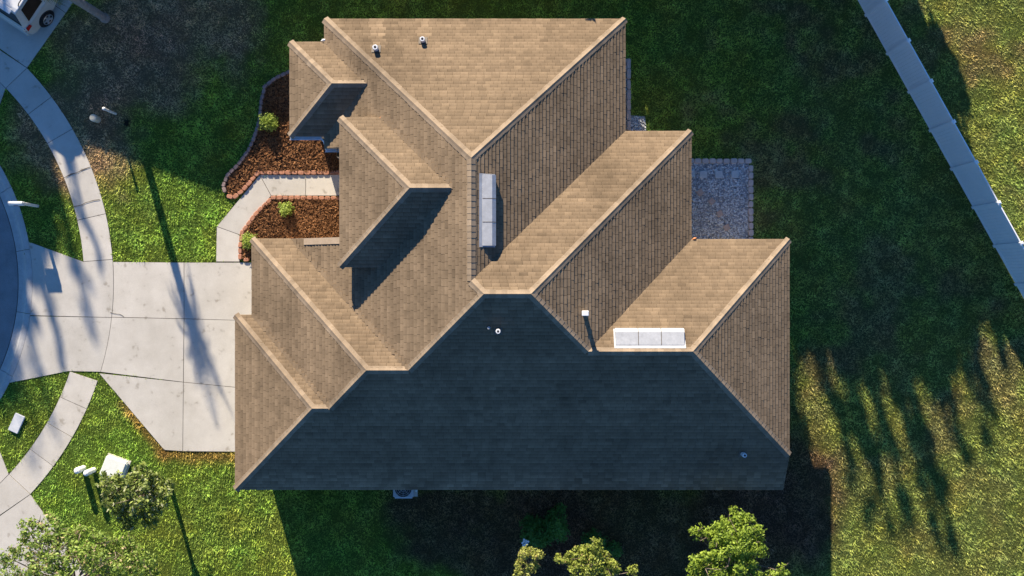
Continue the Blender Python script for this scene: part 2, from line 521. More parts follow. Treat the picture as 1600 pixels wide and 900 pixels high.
# cracks in the concrete
def crack(pts, w=.02, parent=None):
    mb = MB(); q = [Vector((*P(*p), 0)) for p in pts]
    vs_, fs_ = [], []
    for i, p in enumerate(q):
        d = (q[min(i + 1, len(q) - 1)] - q[max(i - 1, 0)]).normalized(); nrm = Vector((-d.y, d.x, 0))
        ww = w * random.uniform(.5, 1.2)
        vs_ += [(p + nrm * ww / 2 + Vector((0, 0, .0425)))[:], (p - nrm * ww / 2 + Vector((0, 0, .0425)))[:]]
    fs_ = [(2 * i, 2 * i + 1, 2 * i + 3, 2 * i + 2) for i in range(len(q) - 1)]
    return pydata('crack', vs_, fs_, M['crack'], parent)
drv = bpy.data.objects['driveway']; swk = bpy.data.objects['sidewalk']
crack([(173, 488), (178, 489.5), (183, 490.5), (188, 491), (192, 493), (195, 496)], .025, drv)
crack([(115, 323), (122, 322), (129, 320), (134, 317), (141, 315), (148, 313), (157, 312)], .03, swk)
crack([(103, 277), (112, 272), (121, 270), (128, 266), (133, 264), (142, 261)], .035, swk)

# ---------------------------------------------------------------- beds, gravel
def flat_bed(name, px, mat, label, cat, z=.012):
    o = MB().prism(PL(px), -.05, z).build(name, mat)
    return tag(o, label, cat, kind='structure')
flat_bed('flower_bed', bed_up, M['soil'], 'dark soil of the mulch bed with the curved grey stone edge', 'flower bed')
flat_bed('flower_bed', bed_lo, M['soil'], 'dark soil of the mulch bed between path and garage roof', 'flower bed')
flat_bed('gravel_bed', gravel_px, M['gravel_base'], 'base of the square gravel patch with stepping stones', 'gravel bed')
flat_bed('gravel_bed', gravel2_px, M['gravel_base'], 'base of the narrow gravel strip along the rear wall', 'gravel bed')

def scatter(poly, n):
    poly = np.array(poly); lo, hi = poly.min(0), poly.max(0)
    X = RNG.uniform(lo[0], hi[0], n * 3); Y = RNG.uniform(lo[1], hi[1], n * 3)
    k = in_poly(X, Y, [tuple(p) for p in poly])
    return X[k][:n], Y[k][:n]

def chips(name, px, n, label):
    X, Y = scatter(inset(PL(px), .06), n); n = len(X)
    L = RNG.uniform(.05, .13, n); W = RNG.uniform(.018, .045, n); A = RNG.uniform(0, 2 * math.pi, n)
    tilt = RNG.normal(0, .35, (n, 2)); Z = RNG.uniform(.02, .07, n) + fbm(X, Y, .5) * .06
    ux, uy = np.cos(A), np.sin(A)
    Q = []
    for a, b in ((-1, -1), (1, -1), (1, 1), (-1, 1)):
        Q.append(np.stack([X + ux * a * L / 2 - uy * b * W / 2, Y + uy * a * L / 2 + ux * b * W / 2, Z + a * L / 2 * tilt[:, 0] + b * W / 2 * tilt[:, 1]], -1))
    V = np.stack(Q, 1).reshape(-1, 3)
    t = RNG.random(n)[:, None]
    c = np.array([.085, .036, .016]) * (1 - t) + np.array([.24, .115, .05]) * t
    c *= (0.6 + .8 * fbm(X, Y, .7))[:, None]
    o = np_mesh(name, V, 4, M['mulch'], cols=np.repeat(c, 4, 0))
    tag(o, label, 'mulch', kind='stuff')
chips('mulch', bed_up, 9000, 'brown bark mulch in the bed with the curved grey stone edge')
chips('mulch', bed_lo, 6000, 'brown bark mulch in the bed between path and garage roof')

ico = bmesh.new(); bmesh.ops.create_icosphere(ico, subdivisions=1, radius=1.0)
ICO_V = np.array([v.co[:] for v in ico.verts]); ICO_F = np.array([[v.index for v in f.verts] for f in ico.faces]); ico.free()
def pebbles(name, px, n, label, lo=.02, hi=.045):
    X, Y = scatter(inset(PL(px), .02), n); n = len(X)
    S = RNG.uniform(lo, hi, (n, 1)) * RNG.uniform(.6, 1.3, (n, 3)); S[:, 2] *= .7
    A = RNG.uniform(0, 6.28, n)
    v = ICO_V[None] * (1 + RNG.normal(0, .12, (n, len(ICO_V), 1))) * S[:, None, :]
    x = v[..., 0] * np.cos(A)[:, None] - v[..., 1] * np.sin(A)[:, None]
    y = v[..., 0] * np.sin(A)[:, None] + v[..., 1] * np.cos(A)[:, None]
    V = np.stack([x + X[:, None], y + Y[:, None], v[..., 2] + RNG.uniform(.015, .05, n)[:, None]], -1).reshape(-1, 3)
    F = (ICO_F[None] + (np.arange(n) * len(ICO_V))[:, None, None]).reshape(-1, 3)
    t = RNG.random((n, 1)) ** .55
    c = np.array([.16, .165, .18]) * (1 - t) + np.array([.80, .80, .79]) * t
    o = np_mesh(name, V, 3, M['gravel'], cols=np.repeat(c, len(ICO_V), 0), F=F)
    tag(o, label, 'gravel', kind='stuff')
pebbles('gravel', gravel_px, 5200, 'white and grey pebbles of the square patch with stepping stones')
pebbles('gravel', gravel2_px, 1200, 'white and grey pebbles of the narrow strip along the rear wall')

# edging stones ------------------------------------------------------------
def rounded_block(L, W, H):
    mb = MB().box((0, 0, H / 2), (L, W, H))
    me = bpy.data.meshes.new('block'); me.from_pydata(mb.v, [], mb.f)
    bm = bmesh.new(); bm.from_mesh(me)
    bmesh.ops.recalc_face_normals(bm, faces=bm.faces)
    ve = [e for e in bm.edges if abs(e.verts[0].co.z - e.verts[1].co.z) > .01]
    bmesh.ops.bevel(bm, geom=ve, offset=min(L, W) * .16, segments=2, affect='EDGES')
    te = [e for e in bm.edges if all(v.co.z > H - 1e-4 for v in e.verts)]
    bmesh.ops.bevel(bm, geom=te, offset=.014, segments=1, affect='EDGES')
    bm.to_mesh(me); bm.free(); me.update()
    return me
def edging(name, piece, path, L, W, H, mat, label, z=0.0, gap=.004, jit=.006):
    q = [Vector(P(*p)) for p in path]
    root = empty(name, (q[0].x, q[0].y, z))
    tag(root, label, 'edging')
    mes = []
    for k in range(3):
        me = rounded_block(L * (1 - .03 * k), W * (1 - .05 * k), H); me.materials.append(mat); mes.append(me)
    dist = L / 2
    tot = sum((q[i + 1] - q[i]).length for i in range(len(q) - 1))
    nb = int(tot / (L + gap)); step = tot / nb
    for k in range(nb):
        d = (k + .5) * step; i = 0
        while i < len(q) - 2 and d > (q[i + 1] - q[i]).length:
            d -= (q[i + 1] - q[i]).length; i += 1
        dr = (q[i + 1] - q[i]).normalized(); p = q[i] + dr * d
        o = bpy.data.objects.new(piece, random.choice(mes))
        o.location = (p.x - q[0].x + random.uniform(-jit, jit), p.y - q[0].y + random.uniform(-jit, jit), random.uniform(-.012, .006))
        o.rotation_euler = (random.uniform(-.05, .05), random.uniform(-.05, .05), math.atan2(dr.y, dr.x) + random.uniform(-.06, .06))
        link(o, root)
    return root
edging('stone_edging', 'edging_stone', [(455, 112), (432, 122), (415, 136), (409, 160), (407, 185), (401, 208), (389, 236), (371, 260), (355, 276), (350, 292), (353, 301)], .22, .15, .12, M['grey_stone'], 'dark grey stone edging curving between lawn and mulch')
edging('brick_edging', 'brick', [(355, 306), (366, 309), (379, 299), (404, 270), (545, 270)], .25, .17, .10, M['brick'], 'red brick edging between path and curved mulch bed')
edging('brick_edging', 'brick', [(545, 310), (426, 309), (400, 335), (379, 363), (376, 384), (376, 406)], .24, .16, .10, M['brick'], 'red brick edging around the mulch bed beside the garage')
edging('brick_edging', 'brick', [(379, 406), (405, 406)], .24, .16, .10, M['brick'], 'short row of red bricks at the driveway corner', z=.002)
edging('stone_edging', 'edging_stone', [(1062, 252), (1174, 252)], .28, .21, .11, M['pink_stone'], 'row of pinkish blocks closing the gravel patch towards the shaded lawn')
edging('stone_edging', 'edging_stone', [(1172.5, 258), (1172.5, 392)], .28, .21, .11, M['pink_stone'], 'row of pinkish blocks along the outer side of the gravel patch')
edging('stone_edging', 'edging_stone', [(982, 92), (982, 205)], .42, .17, .12, M['pink_stone'], 'row of long pale blocks beside the rear wall')

def paving_stone(px, py, s, rz, mat, label, group=None):
    x, y = P(px, py)
    o = MB().box((0, 0, .035), (s, s, .05)).build('paving_stone', mat, None, (x, y, .03), bevel=.008, seg=1)
    o.rotation_euler = (0, 0, rz)
    tag(o, label, 'paving stone', group)
for a, b, l in ((1079, 272, 'pale square stepping stone cut off by the roof edge'), (1098.5, 273, 'pale square stepping stone, second in the straight row from the house'),
                (1122.5, 273, 'pale square stepping stone, third in the straight row from the house'), (1147.5, 272.5, 'pale square stepping stone, outermost of the straight row')):
    paving_stone(a, b, .31, random.uniform(-.03, .03), M['paver'], l, 'square stepping stones in a row')
for a, b, r_, l in ((1093.5, 301, .6, 'small pinkish stepping stone of the slanting line, closest to the pale squares'), (1111.5, 314.5, .75, 'small pinkish stepping stone, second of the slanting line from the pale squares'),
                    (1124, 334, .5, 'small pinkish stepping stone, third of the slanting line from the pale squares'), (1135, 355.5, .4, 'small pinkish stepping stone at the far end of the slanting line')):
    paving_stone(a, b, .24, r_, M['pink_paver'], l, 'slanted stepping stones')

# ---------------------------------------------------------------- lawn
paved = [PL(s_) for s_ in side_slabs + apron_slabs + drive_slabs + path_slabs + nb_up + nb_dn + [bed_up, bed_lo, gravel_px, gravel2_px]] + [WALL]
def grass():
    n = 620000
    X = RNG.uniform(-23, 23, n); Y = RNG.uniform(-14, 14, n)
    ok = np.hypot(X - RC[0], Y - RC[1]) > RK1 / PPM + .01
    for poly in paved:
        ok &= ~in_poly(X, Y, poly)
    dens = .62 + .75 * fbm(X, Y, .7)
    ok &= RNG.random(n) < dens
    X, Y = X[ok], Y[ok]; n = len(X)
    tuft = fbm(X + 9, Y - 4, .33)
    L = RNG.uniform(.07, .15, n) * (.65 + .8 * tuft); W = RNG.uniform(.024, .046, n)
    A = RNG.uniform(0, 2 * math.pi, n); el = RNG.uniform(.12, .85, n)
    ux, uy = np.cos(A), np.sin(A)
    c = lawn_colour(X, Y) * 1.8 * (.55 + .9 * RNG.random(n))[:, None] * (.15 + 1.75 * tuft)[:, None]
    dry = (RNG.random(n) < .13)[:, None]
    c = np.where(dry, c * np.array([1.35, 1.25, 1.4]), c)
    z0 = -.01
    a = np.stack([X - uy * W / 2, Y + ux * W / 2, np.full(n, z0)], -1)
    b = np.stack([X + uy * W / 2, Y - ux * W / 2, np.full(n, z0)], -1)
    t = np.stack([X + ux * L * np.cos(el), Y + uy * L * np.cos(el), z0 + L * np.sin(el)], -1)
    V = np.stack([a, b, t], 1).reshape(-1, 3)
    o = np_mesh('lawn', V, 3, M['grass'], cols=np.repeat(c, 3, 0))
    tag(o, 'short coarse grass of the lawns around the house', 'grass', kind='stuff')
grass()

# ---------------------------------------------------------------- the house
K = .5                                           # roof pitch, rise over run
PLN = {                                          # z = z0 + K * (a*x + b*y + c)
    'S': (2.42, 0, 1, 7.77), 'W1': (2.42, 1, 0, 10.67), 'W1N': (2.42, 0, -1, -1.037),
    'W2': (2.42, 1, 0, 10.03), 'W2N': (2.42, 0, -1, 1.90), 'W3': (3.15, 1, 0, 7.07),
    'N': (3.15, 0, -1, 10.14), 'E1': (3.15, -1, 0, 4.27), 'N2': (3.15, 0, -1, 5.91),
    'E2': (3.15, -1, 0, 6.757), 'N3': (3.15, 0, -1, 1.834), 'E3': (3.15, -1, 0, 10.45),
    'BW': (3.15, 1, 0, 8.376), 'BN': (3.15, 0, -1, 9.27), 'BS': (3.15, 0, 1, -5.72),
    'PW': (4.30, 1, 0, 6.26), 'PN': (4.30, 0, -1, 6.19), 'PS': (4.30, 0, 1, -.768)}
def zz(p, x, y):
    z0, a, b, c = PLN[p]
    return z0 + K * (a * x + b * y + c)
def I3(*ps):
    A = []; B = []
    for p in ps:
        z0, a, b, c = PLN[p]
        A.append([K * a, K * b, -1]); B.append(-(z0 + K * c))
    s_ = np.linalg.solve(np.array(A), np.array(B))
    return (float(s_[0]), float(s_[1]))
a_ = I3('W1', 'W1N', 'S'); a2_ = I3('W2', 'W1N', 'S'); b_ = I3('W2', 'W2N', 'S'); b2_ = I3('W3', 'W2N', 'S')
rw_ = I3('W3', 'N2', 'S'); re_ = I3('E2', 'N2', 'S'); d_ = I3('E2', 'N3', 'S'); c_ = I3('E3', 'N3', 'S')
ap_ = I3('N', 'W3', 'E1'); rj_ = I3('W3', 'E1', 'N2')
bh_ = I3('BW', 'BN', 'BS'); be_ = I3('W3', 'BN', 'BS'); ph_ = I3('PW', 'PN', 'PS'); pe_ = I3('W3', 'PN', 'PS')
se_y = (3.15 - 2.42) / K - 7.77
vx = I3('W3', 'W2N', 'S')
w3low = (-8.50, 1.885)
FACES = {
    'S': [(-10.67, -7.77), (10.45, -7.77), (10.45, se_y), c_, d_, re_, rw_, b2_, b_, a2_, a_],
    'W1': [(-10.67, -1.037), (-10.67, -7.77), a_],
    'W1N': [(-10.03, -1.037), (-10.67, -1.037), a_, a2_],
    'W2': [(-10.03, 1.90), (-10.03, -1.037), a2_, b_],
    'W2N': [(-8.53, 1.90), (-10.03, 1.90), b_, b2_],
    'W3': [(-7.07, 10.14), (-7.07, 9.27), be_, (-7.07, 5.72), (-7.07, 5.26), (-5.2, 5.26), (-5.2, 1.885), w3low, b2_, rw_, rj_, ap_],
    'N': [(4.27, 10.14), (-7.07, 10.14), ap_],
    'E1': [(4.27, 5.91), (4.27, 10.14), ap_, rj_],
    'N2': [(6.757, 5.91), (4.27, 5.91), rj_, rw_, re_],
    'E2': [(6.757, 1.834), (6.757, 5.91), re_, d_],
    'N3': [(10.45, 1.834), (6.757, 1.834), d_, c_],
    'E3': [(10.45, se_y), (10.45, 1.834), c_],
    'BW': [(-8.376, 9.27), (-8.376, 5.72), bh_],
    'BN': [(-7.07, 9.27), (-8.376, 9.27), bh_, be_],
    'BS': [(-8.376, 5.72), (-7.07, 5.72), be_, bh_],
    'PW': [(-6.26, 6.19), (-6.26, .768), ph_],
    'PN': [(-4.77, 6.19), (-6.26, 6.19), ph_, pe_],
    'PS': [(-6.26, .768), (-4.77, .768), pe_, ph_]}

house = empty('house', (0, 0, 0))
tag(house, 'sprawling single storey house with a tan shingle hip roof', 'house')

def clip_convex(subj, rect):
    """clip polygon subj to the axis rectangle rect=(u0,v0,u1,v1)"""
    u0, v0, u1, v1 = rect
    for ax, lim, sg in ((0, u0, 1), (0, u1, -1), (1, v0, 1), (1, v1, -1)):
        out = []; n = len(subj)
        for i in range(n):
            p, q = subj[i - 1], subj[i]
            ip = (p[ax] - lim) * sg >= -1e-9; iq = (q[ax] - lim) * sg >= -1e-9
            if ip != iq:
                t = (lim - p[ax]) / (q[ax] - p[ax])
                out.append((p[0] + (q[0] - p[0]) * t, p[1] + (q[1] - p[1]) * t))
            if iq: out.append(q)
        subj = out
        if len(subj) < 3: return []
    return subj

SL = math.hypot(1, K)
STREAKS = [('N', 587, 74, .16, 1.35), ('N', 661, 61, .14, 1.22)]     # washed-out streaks below the vent pipes
def shingle(face, poly):
    z0, a, b, c = PLN[face]
    up = Vector((a, b)); hor = Vector((b, -a))          # hor so that (hor, up, normal) is right handed
    def uv(p):
        return (p[0] * hor.x + p[1] * hor.y, (p[0] * a + p[1] * b + c) * SL)
    def xyz(u, v, off):
        d = v / SL - c
        x = hor.x * u + a * d; y = hor.y * u + b * d
        nrm = Vector((-K * a, -K * b, 1)) / SL
        return (x + nrm.x * off, y + nrm.y * off, z0 + K * v / SL + nrm.z * off)
    q = [uv(p) for p in poly]
    X = np.array([p[0] for p in q]); Y = np.array([p[1] for p in q])
    e, w = .143, .285
    rnd = random.Random(hash(face) & 0 or sum(map(ord, face)))
    verts, faces, cols = [], [], []
    r0 = int(math.floor(Y.min() / e - .001)); r1 = int(math.ceil(Y.max() / e))
    cells = []
    for r_ in range(r0, r1):
        u = X.min() - w * ((r_ * .5 + rnd.choice((0, 0, 0, .17, .33))) % 1.0) - rnd.uniform(0, .03) - .3
        tone = rnd.uniform(.91, 1.07)
        while u < X.max():
            ww = w * rnd.uniform(.96, 1.04)
            cells.append((u, r_ * e, u + ww, (r_ + 1) * e, tone))
            u += ww
    C = np.array(cells)
    inside = np.ones(len(C), bool)
    for cu, cv in ((0, 1), (2, 1), (2, 3), (0, 3), ):
        inside &= in_poly(C[:, cu], C[:, cv], q)
    anyin = np.zeros(len(C), bool)
    for fu in (0, .25, .5, .75, 1):
        for fv in (.02, .5, .98):
            anyin |= in_poly(C[:, 0] + (C[:, 2] - C[:, 0]) * fu, C[:, 1] + (C[:, 3] - C[:, 1]) * fv, q)
    base = Vector((.242, .175, .112))
    st = []
    for fc, sx, sy, wd, k in STREAKS:
        if fc == face:
            wp = P(sx, sy, zz(face, *P(sx, sy, 3.6))); st.append((uv(wp), wd, k))
    for i, (u0, v0, u1, v1, tone) in enumerate(cells):
        if not anyin[i]: continue
        g_ = .003 if b != 0 else (.005 if a > 0 else .006)
        rect = (u0 + g_, v0, u1 - g_, v1)
        if inside[i]:
            poly2 = [(rect[0], v0), (rect[2], v0), (rect[2], v1), (rect[0], v1)]
        else:
            poly2 = clip_convex(q, rect)
            if len(poly2) < 3: continue
        n = len(poly2); k0 = len(verts)
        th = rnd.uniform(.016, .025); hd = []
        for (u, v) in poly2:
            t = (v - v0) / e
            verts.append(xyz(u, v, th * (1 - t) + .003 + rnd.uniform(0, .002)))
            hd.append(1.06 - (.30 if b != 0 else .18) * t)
        for (u, v) in poly2:
            verts.append(xyz(u, v, -.002))
        faces.append(tuple(range(k0, k0 + n)))
        for j in range(n):
            jj = (j + 1) % n
            faces.append((k0 + j, k0 + n + j, k0 + n + jj, k0 + jj))
        t = rnd.random()
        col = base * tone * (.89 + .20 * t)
        if rnd.random() < .08: col = col * .88
        if rnd.random() < .05: col = col * 1.08
        um = (u0 + u1) / 2
        for (sp, wd, kk) in st:
            if abs(um - sp[0]) < wd * 1.6 and v1 < sp[1] + .1:
                col = col * kk
        if face == 'S' and v1 < 1.0:                      # lowest courses, each tab lightened by a random amount
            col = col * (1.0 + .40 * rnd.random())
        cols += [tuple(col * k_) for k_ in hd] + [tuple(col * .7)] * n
    return verts, faces, cols

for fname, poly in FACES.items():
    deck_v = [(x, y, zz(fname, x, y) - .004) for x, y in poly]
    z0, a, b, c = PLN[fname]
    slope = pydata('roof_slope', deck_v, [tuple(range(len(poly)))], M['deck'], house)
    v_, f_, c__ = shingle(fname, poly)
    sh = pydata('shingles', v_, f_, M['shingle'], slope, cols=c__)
    sh['kind'] = 'stuff'

def V3(face, p): return Vector((p[0], p[1], zz(face, *p)))
def caps(f1, f2, p, q, w=.15, step=.21):
    """overlapping cap shingles over the ridge or hip p-q between two roof slopes"""
    A, B = V3(f1, p), V3(f1, q)
    d = (B - A).normalized(); Lg = (B - A).length
    sides = []
    for f in (f1, f2):
        z0, a, b, c = PLN[f]
        nrm = Vector((-K * a, -K * b, 1)).normalized()
        s_ = nrm.cross(d).normalized()
        if s_.z > 0 or (abs(s_.z) < 1e-6): s_ = -s_
        sides.append((s_, nrm))
    if sides[0][0].dot(sides[1][0]) > .95: sides[1] = (-sides[1][0], sides[1][1])
    up = (sides[0][1] + sides[1][1]).normalized()
    verts, faces, cols = [], [], []
    n = max(1, int(round(Lg / step))); stp = Lg / n
    for i in range(n):
        t0, t1 = i * stp, (i + 1) * stp + .03
        k0 = len(verts); ww = w * random.uniform(.93, 1.07)
        col = Vector((.295, .225, .158)) * random.uniform(.86, 1.1)
        for t, lift in ((t0, .030), (t1, .022)):
            c0 = A + d * min(t, Lg)
            for sgn, k in ((0, 1.0), (0, .45), (None, 0), (1, .45), (1, 1.0)):
                if sgn is None:
                    verts.append((c0 + up * (lift + .012))[:])
                else:
                    s_, nr = sides[sgn]
                    verts.append((c0 + s_ * ww * k + nr * lift)[:])
            for sgn in (0, 1):
                s_, nr = sides[sgn]
                verts.append((c0 + s_ * ww - nr * .002)[:])
        for j in range(4):
            faces.append((k0 + j, k0 + j + 1, k0 + 7 + j + 1, k0 + 7 + j))
        faces.append((k0 + 5, k0, k0 + 7, k0 + 12)); faces.append((k0 + 4, k0 + 6, k0 + 13, k0 + 11))
        faces.append((k0 + 5, k0 + 6, k0 + 4, k0 + 3, k0 + 2, k0 + 1, k0))
        faces.append((k0 + 7, k0 + 8, k0 + 9, k0 + 10, k0 + 11, k0 + 13, k0 + 12))
        cols += [tuple(col)] * 14
    me_o = pydata('ridge_cap', verts, faces, M['shingle'], house, cols=cols)
    bm = bmesh.new(); bm.from_mesh(me_o.data); bmesh.ops.recalc_face_normals(bm, faces=bm.faces); bm.to_mesh(me_o.data); bm.free()
    me_o['kind'] = 'stuff'
for f1, f2, p, q in (
        ('W1', 'S', (-10.67, -7.77), a_), ('W1', 'W1N', (-10.67, -1.037), a_), ('W1N', 'S', a_, a2_), ('W2', 'S', a2_, b_),
        ('W2', 'W2N', (-10.03, 1.90), b_), ('W2N', 'S', b_, b2_), ('W3', 'S', b2_, rw_), ('N2', 'S', rw_, re_), ('W3', 'N2', rj_, rw_),
        ('W3', 'E1', rj_, ap_), ('N', 'W3', (-7.07, 10.14), ap_), ('N', 'E1', (4.27, 10.14), ap_), ('N2', 'E2', (6.757, 5.91), re_),
        ('E2', 'S', d_, re_), ('N3', 'S', d_, c_), ('N3', 'E3', (10.45, 1.834), c_), ('E3', 'S', (10.45, se_y), c_),
        ('BW', 'BN', (-8.376, 9.27), bh_), ('BW', 'BS', (-8.376, 5.72), bh_), ('BN', 'BS', bh_, be_),
        ('PW', 'PN', (-6.26, 6.19), ph_), ('PW', 'PS', (-6.26, .768), ph_), ('PN', 'PS', ph_, pe_)):
    caps(f1, f2, p, q)

def valley(face, p, q):
    """woven shingle ends stepping over a valley"""
    A, B = V3(face, p), V3(face, q); n = int(abs(B.z - A.z) / (.143 * K / SL)); verts, faces, cols = [], [], []
    for i in range(n):
        c = A.lerp(B, (i + .5) / n); k0 = len(verts); dx = .064
        y0 = c.y - random.uniform(.03, .11); y1 = c.y + random.uniform(.10, .22)
        for x, lf in ((c.x - dx, .060), (c.x + dx, .026)):
            for y in (y0, y1): verts.append((x, y, zz(face, x, c.y) + lf + (.0 if y == y1 else .012)))
        for x in (c.x - dx, c.x + dx):
            for y in (y0, y1): verts.append((x, y, zz(face, x, c.y) - .01))
        faces += [(k0, k0 + 2, k0 + 3, k0 + 1), (k0, k0 + 1, k0 + 5, k0 + 4), (k0, k0 + 4, k0 + 6, k0 + 2), (k0 + 1, k0 + 3, k0 + 7, k0 + 5)]
        cols += [tuple(Vector((.262, .19, .122)) * random.uniform(.85, 1.05))] * 8
    o = pydata('valley_shingles', verts, faces, M['shingle'], house, cols=cols); o['kind'] = 'stuff'
valley('W2', (-10.03, -1.037), a2_); valley('W3', (-8.4, 1.77), b2_); valley('W3', (-7.07, 9.27), be_); valley('W3', (-4.77, 6.19), pe_)

# eaves: fascia boards and soffits
EAVES = [('S', (-10.67, -7.77), (10.45, -7.77)), ('W1', (-10.67, -1.037), (-10.67, -7.77)), ('W1N', (-10.03, -1.037), (-10.67, -1.037)),
         ('W2', (-10.03, 1.90), (-10.03, -1.037)), ('W2N', (-8.53, 1.90), (-10.03, 1.90)), ('W3', (-7.07, 10.14), (-7.07, 9.27)),
         ('W3', (-7.07, 5.72), (-7.07, 5.26)), ('N', (4.27, 10.14), (-7.07, 10.14)), ('E1', (4.27, 5.91), (4.27, 10.14)),
         ('N2', (6.757, 5.91), (4.27, 5.91)), ('E2', (6.757, 1.834), (6.757, 5.91)), ('N3', (10.45, 1.834), (6.757, 1.834)),
         ('E3', (10.45, se_y), (10.45, 1.834)), ('BW', (-8.376, 9.27), (-8.376, 5.72)), ('BN', (-7.07, 9.27), (-8.376, 9.27)),
         ('BS', (-8.376, 5.72), (-7.07, 5.72)), ('PW', (-6.26, 6.19), (-6.26, .768)), ('PN', (-4.77, 6.19), (-6.26, 6.19)), ('PS', (-6.26, .768), (-4.77, .768)),
         ('S', (10.45, -7.77), (10.45, se_y)), ('W3', (-7.07, 5.26), (-5.2, 5.26)), ('W3', (-5.2, 1.885), w3low)]
for f, p, q in EAVES:
    A, B = V3(f, p), V3(f, q)
    d = Vector((B.x - A.x, B.y - A.y, 0)).normalized(); inw = Vector((-d.y, d.x, 0)) * -1
    mid = (A + B) / 2
    # inward = towards higher roof (or towards wall for the rakes)
    z0, a, b, c = PLN[f]
    g2 = Vector((a, b, 0))
    if abs(g2.dot(inw)) > .5 and g2.dot(inw) < 0: inw = -inw
    if abs(g2.dot(inw)) < .5:
        inw = Vector((-1, 0, 0)) if f == 'S' else (Vector((0, 1, 0)) if p[1] > 4 else Vector((0, -1, 0)))
    t = .028; h = .17
    vs_ = []
    for pt in (A, B):
        for off, dz in ((-.012, -.008), (t, -.008), (t, -h), (-.012, -h)):
            vs_.append((pt + inw * off + Vector((0, 0, dz)))[:])
    o = MB().add(vs_, [(0, 1, 2, 3), (7, 6, 5, 4), (0, 4, 5, 1), (1, 5, 6, 2), (2, 6, 7, 3), (3, 7, 4, 0)]).build('fascia', M['fascia'], house)
    if abs(g2.dot(inw)) > .5:
        sv = [(A + inw * t + Vector((0, 0, -.15)))[:], (B + inw * t + Vector((0, 0, -.15)))[:], (B + inw * .62 + Vector((0, 0, -.15)))[:], (A + inw * .62 + Vector((0, 0, -.15)))[:]]
        pydata('soffit', sv, [(0, 1, 2, 3)], M['fascia'], house)

# walls
def wall_top(p, q):
    x = (p[0] + q[0]) / 2; y = (p[1] + q[1]) / 2
    if y < -7 or x < -9: return 2.44
    if x < -5 and 1.55 < y < 1.7: return 2.7
    if x < -7.4 and y < 2.1: return 2.45
    return 3.12
wb = MB()
nW = len(WALL)
for i in range(nW):
    p, q = WALL[i], WALL[(i + 1) % nW]
    zt = wall_top(p, q)
    if p == (10.0, -7.32):
        wb.add([(10.0, -7.32, 0), (10.0, 1.38, 0), (10.0, 1.38, 3.12), (10.0, -6.1, 3.12), (10.0, -7.32, 2.5)], [(0, 1, 2, 3, 4)])
    else:
        wb.add([(*p, 0), (*q, 0), (*q, zt), (*p, zt)], [(0, 1, 2, 3)])
wl = wb.build('wall', M['stucco'], house)
pw = MB()
pw.box((-5.82, 3.48, 3.95), (.3, 4.6, .55)); pw.box((-4.4, 1.25, 3.75), (2.55, .22, .95)); pw.box((-4.4, 5.71, 3.75), (2.55, .22, .95))
pw.build('entry_wall', M['stucco'], house)
for yy in (1.42, 5.54):
    MB().box((-5.82, yy, 1.84), (.34, .34, 3.67)).build('column', M['stucco'], house, bevel=.02, seg=1)
# openings: garage doors, front door, windows
gd = MB()
for i in range(4): gd.box((-10.235, -4.4, .29 + i * .54), (.05, 4.9, .52))
gdo = gd.build('garage_door', M['white_metal'], house)
door = MB().box((-4.22, 3.48, 1.07), (.06, 1.0, 2.1)).build('door', M['white_metal'], house, bevel=.01, seg=1)
MB().tube([(-4.28, 3.1, 1.0), (-4.33, 3.1, 1.0)], [.03, .03]).build('handle', M['alloy'], door)
for (x, y, w, nx) in ((-7.95, 7.5, 1.6, 'x'), (-2.5, 9.71, 1.2, 'y'), (1.8, 9.71, 1.2, 'y'), (3.84, 7.8, 1.2, 'x'), (6.33, 3.6, 1.8, 'x'), (8.3, 1.40, 1.6, 'y'), (10.02, -2.5, 1.4, 'x'), (-6, -7.34, 1.2, 'y'), (1.5, -7.34, 1.2, 'y'), (6.5, -7.34, 1.2, 'y')):
    s_ = (.06, w, 1.3) if nx == 'x' else (w, .06, 1.3)
    fr = MB().box((x, y, 1.45), s_).build('window', M['white_metal'], house, bevel=.01, seg=1)
    s2 = (.07, w - .14, 1.16) if nx == 'x' else (w - .14, .07, 1.16)
    MB().box((x, y, 1.45), s2).build('pane', M['glass'], fr)

rk = [(x, y, zz('W3', x, y) + o) for o in (.0, .045) for x, y in ((-7.95, 1.65), (-5.5, 1.65), (-5.5, 1.895), (-7.95, 1.895))]
cr_ = MB().add(rk, [(3, 2, 1, 0), (4, 5, 6, 7), (0, 1, 5, 4), (1, 2, 6, 5), (2, 3, 7, 6), (3, 0, 4, 7)]).build('rake_board', M['rake'], house)
# white gutters by the entry
def gutter(p, q, z, out):
    d = Vector((q[0] - p[0], q[1] - p[1], 0)).normalized(); L = math.hypot(q[0] - p[0], q[1] - p[1])
    o = Vector((out[0], out[1], 0)); mb = MB()
    prof = [(0, -.11), (.075, -.11), (.115, -.04), (.125, 0), (.108, 0), (.10, -.035), (.068, -.095), (0.012, -.095), (0.012, 0), (0, 0)]
    vs_ = [(Vector((*pt, z)) + o * (a + .014) + Vector((0, 0, b - .012)))[:] for pt in (p, q) for a, b in prof]
    n = len(prof)
    mb.add(vs_, [(i, (i + 1) % n, n + (i + 1) % n, n + i) for i in range(n)])
    mb.build('gutter', M['white_metal'], house)
gutter((-8.39, 5.72), (-7.20, 5.72), 3.15, (0, -1))
gutter((-7.06, 5.26), (-6.25, 5.26), 3.15, (0, -1))
MB().tube([(-7.2, 5.64, 3.1), (-7.10, 5.52, 3.08), (-7.06, 5.36, 3.06)], [.035] * 3).build('gutter_elbow', M['white_metal'], house)

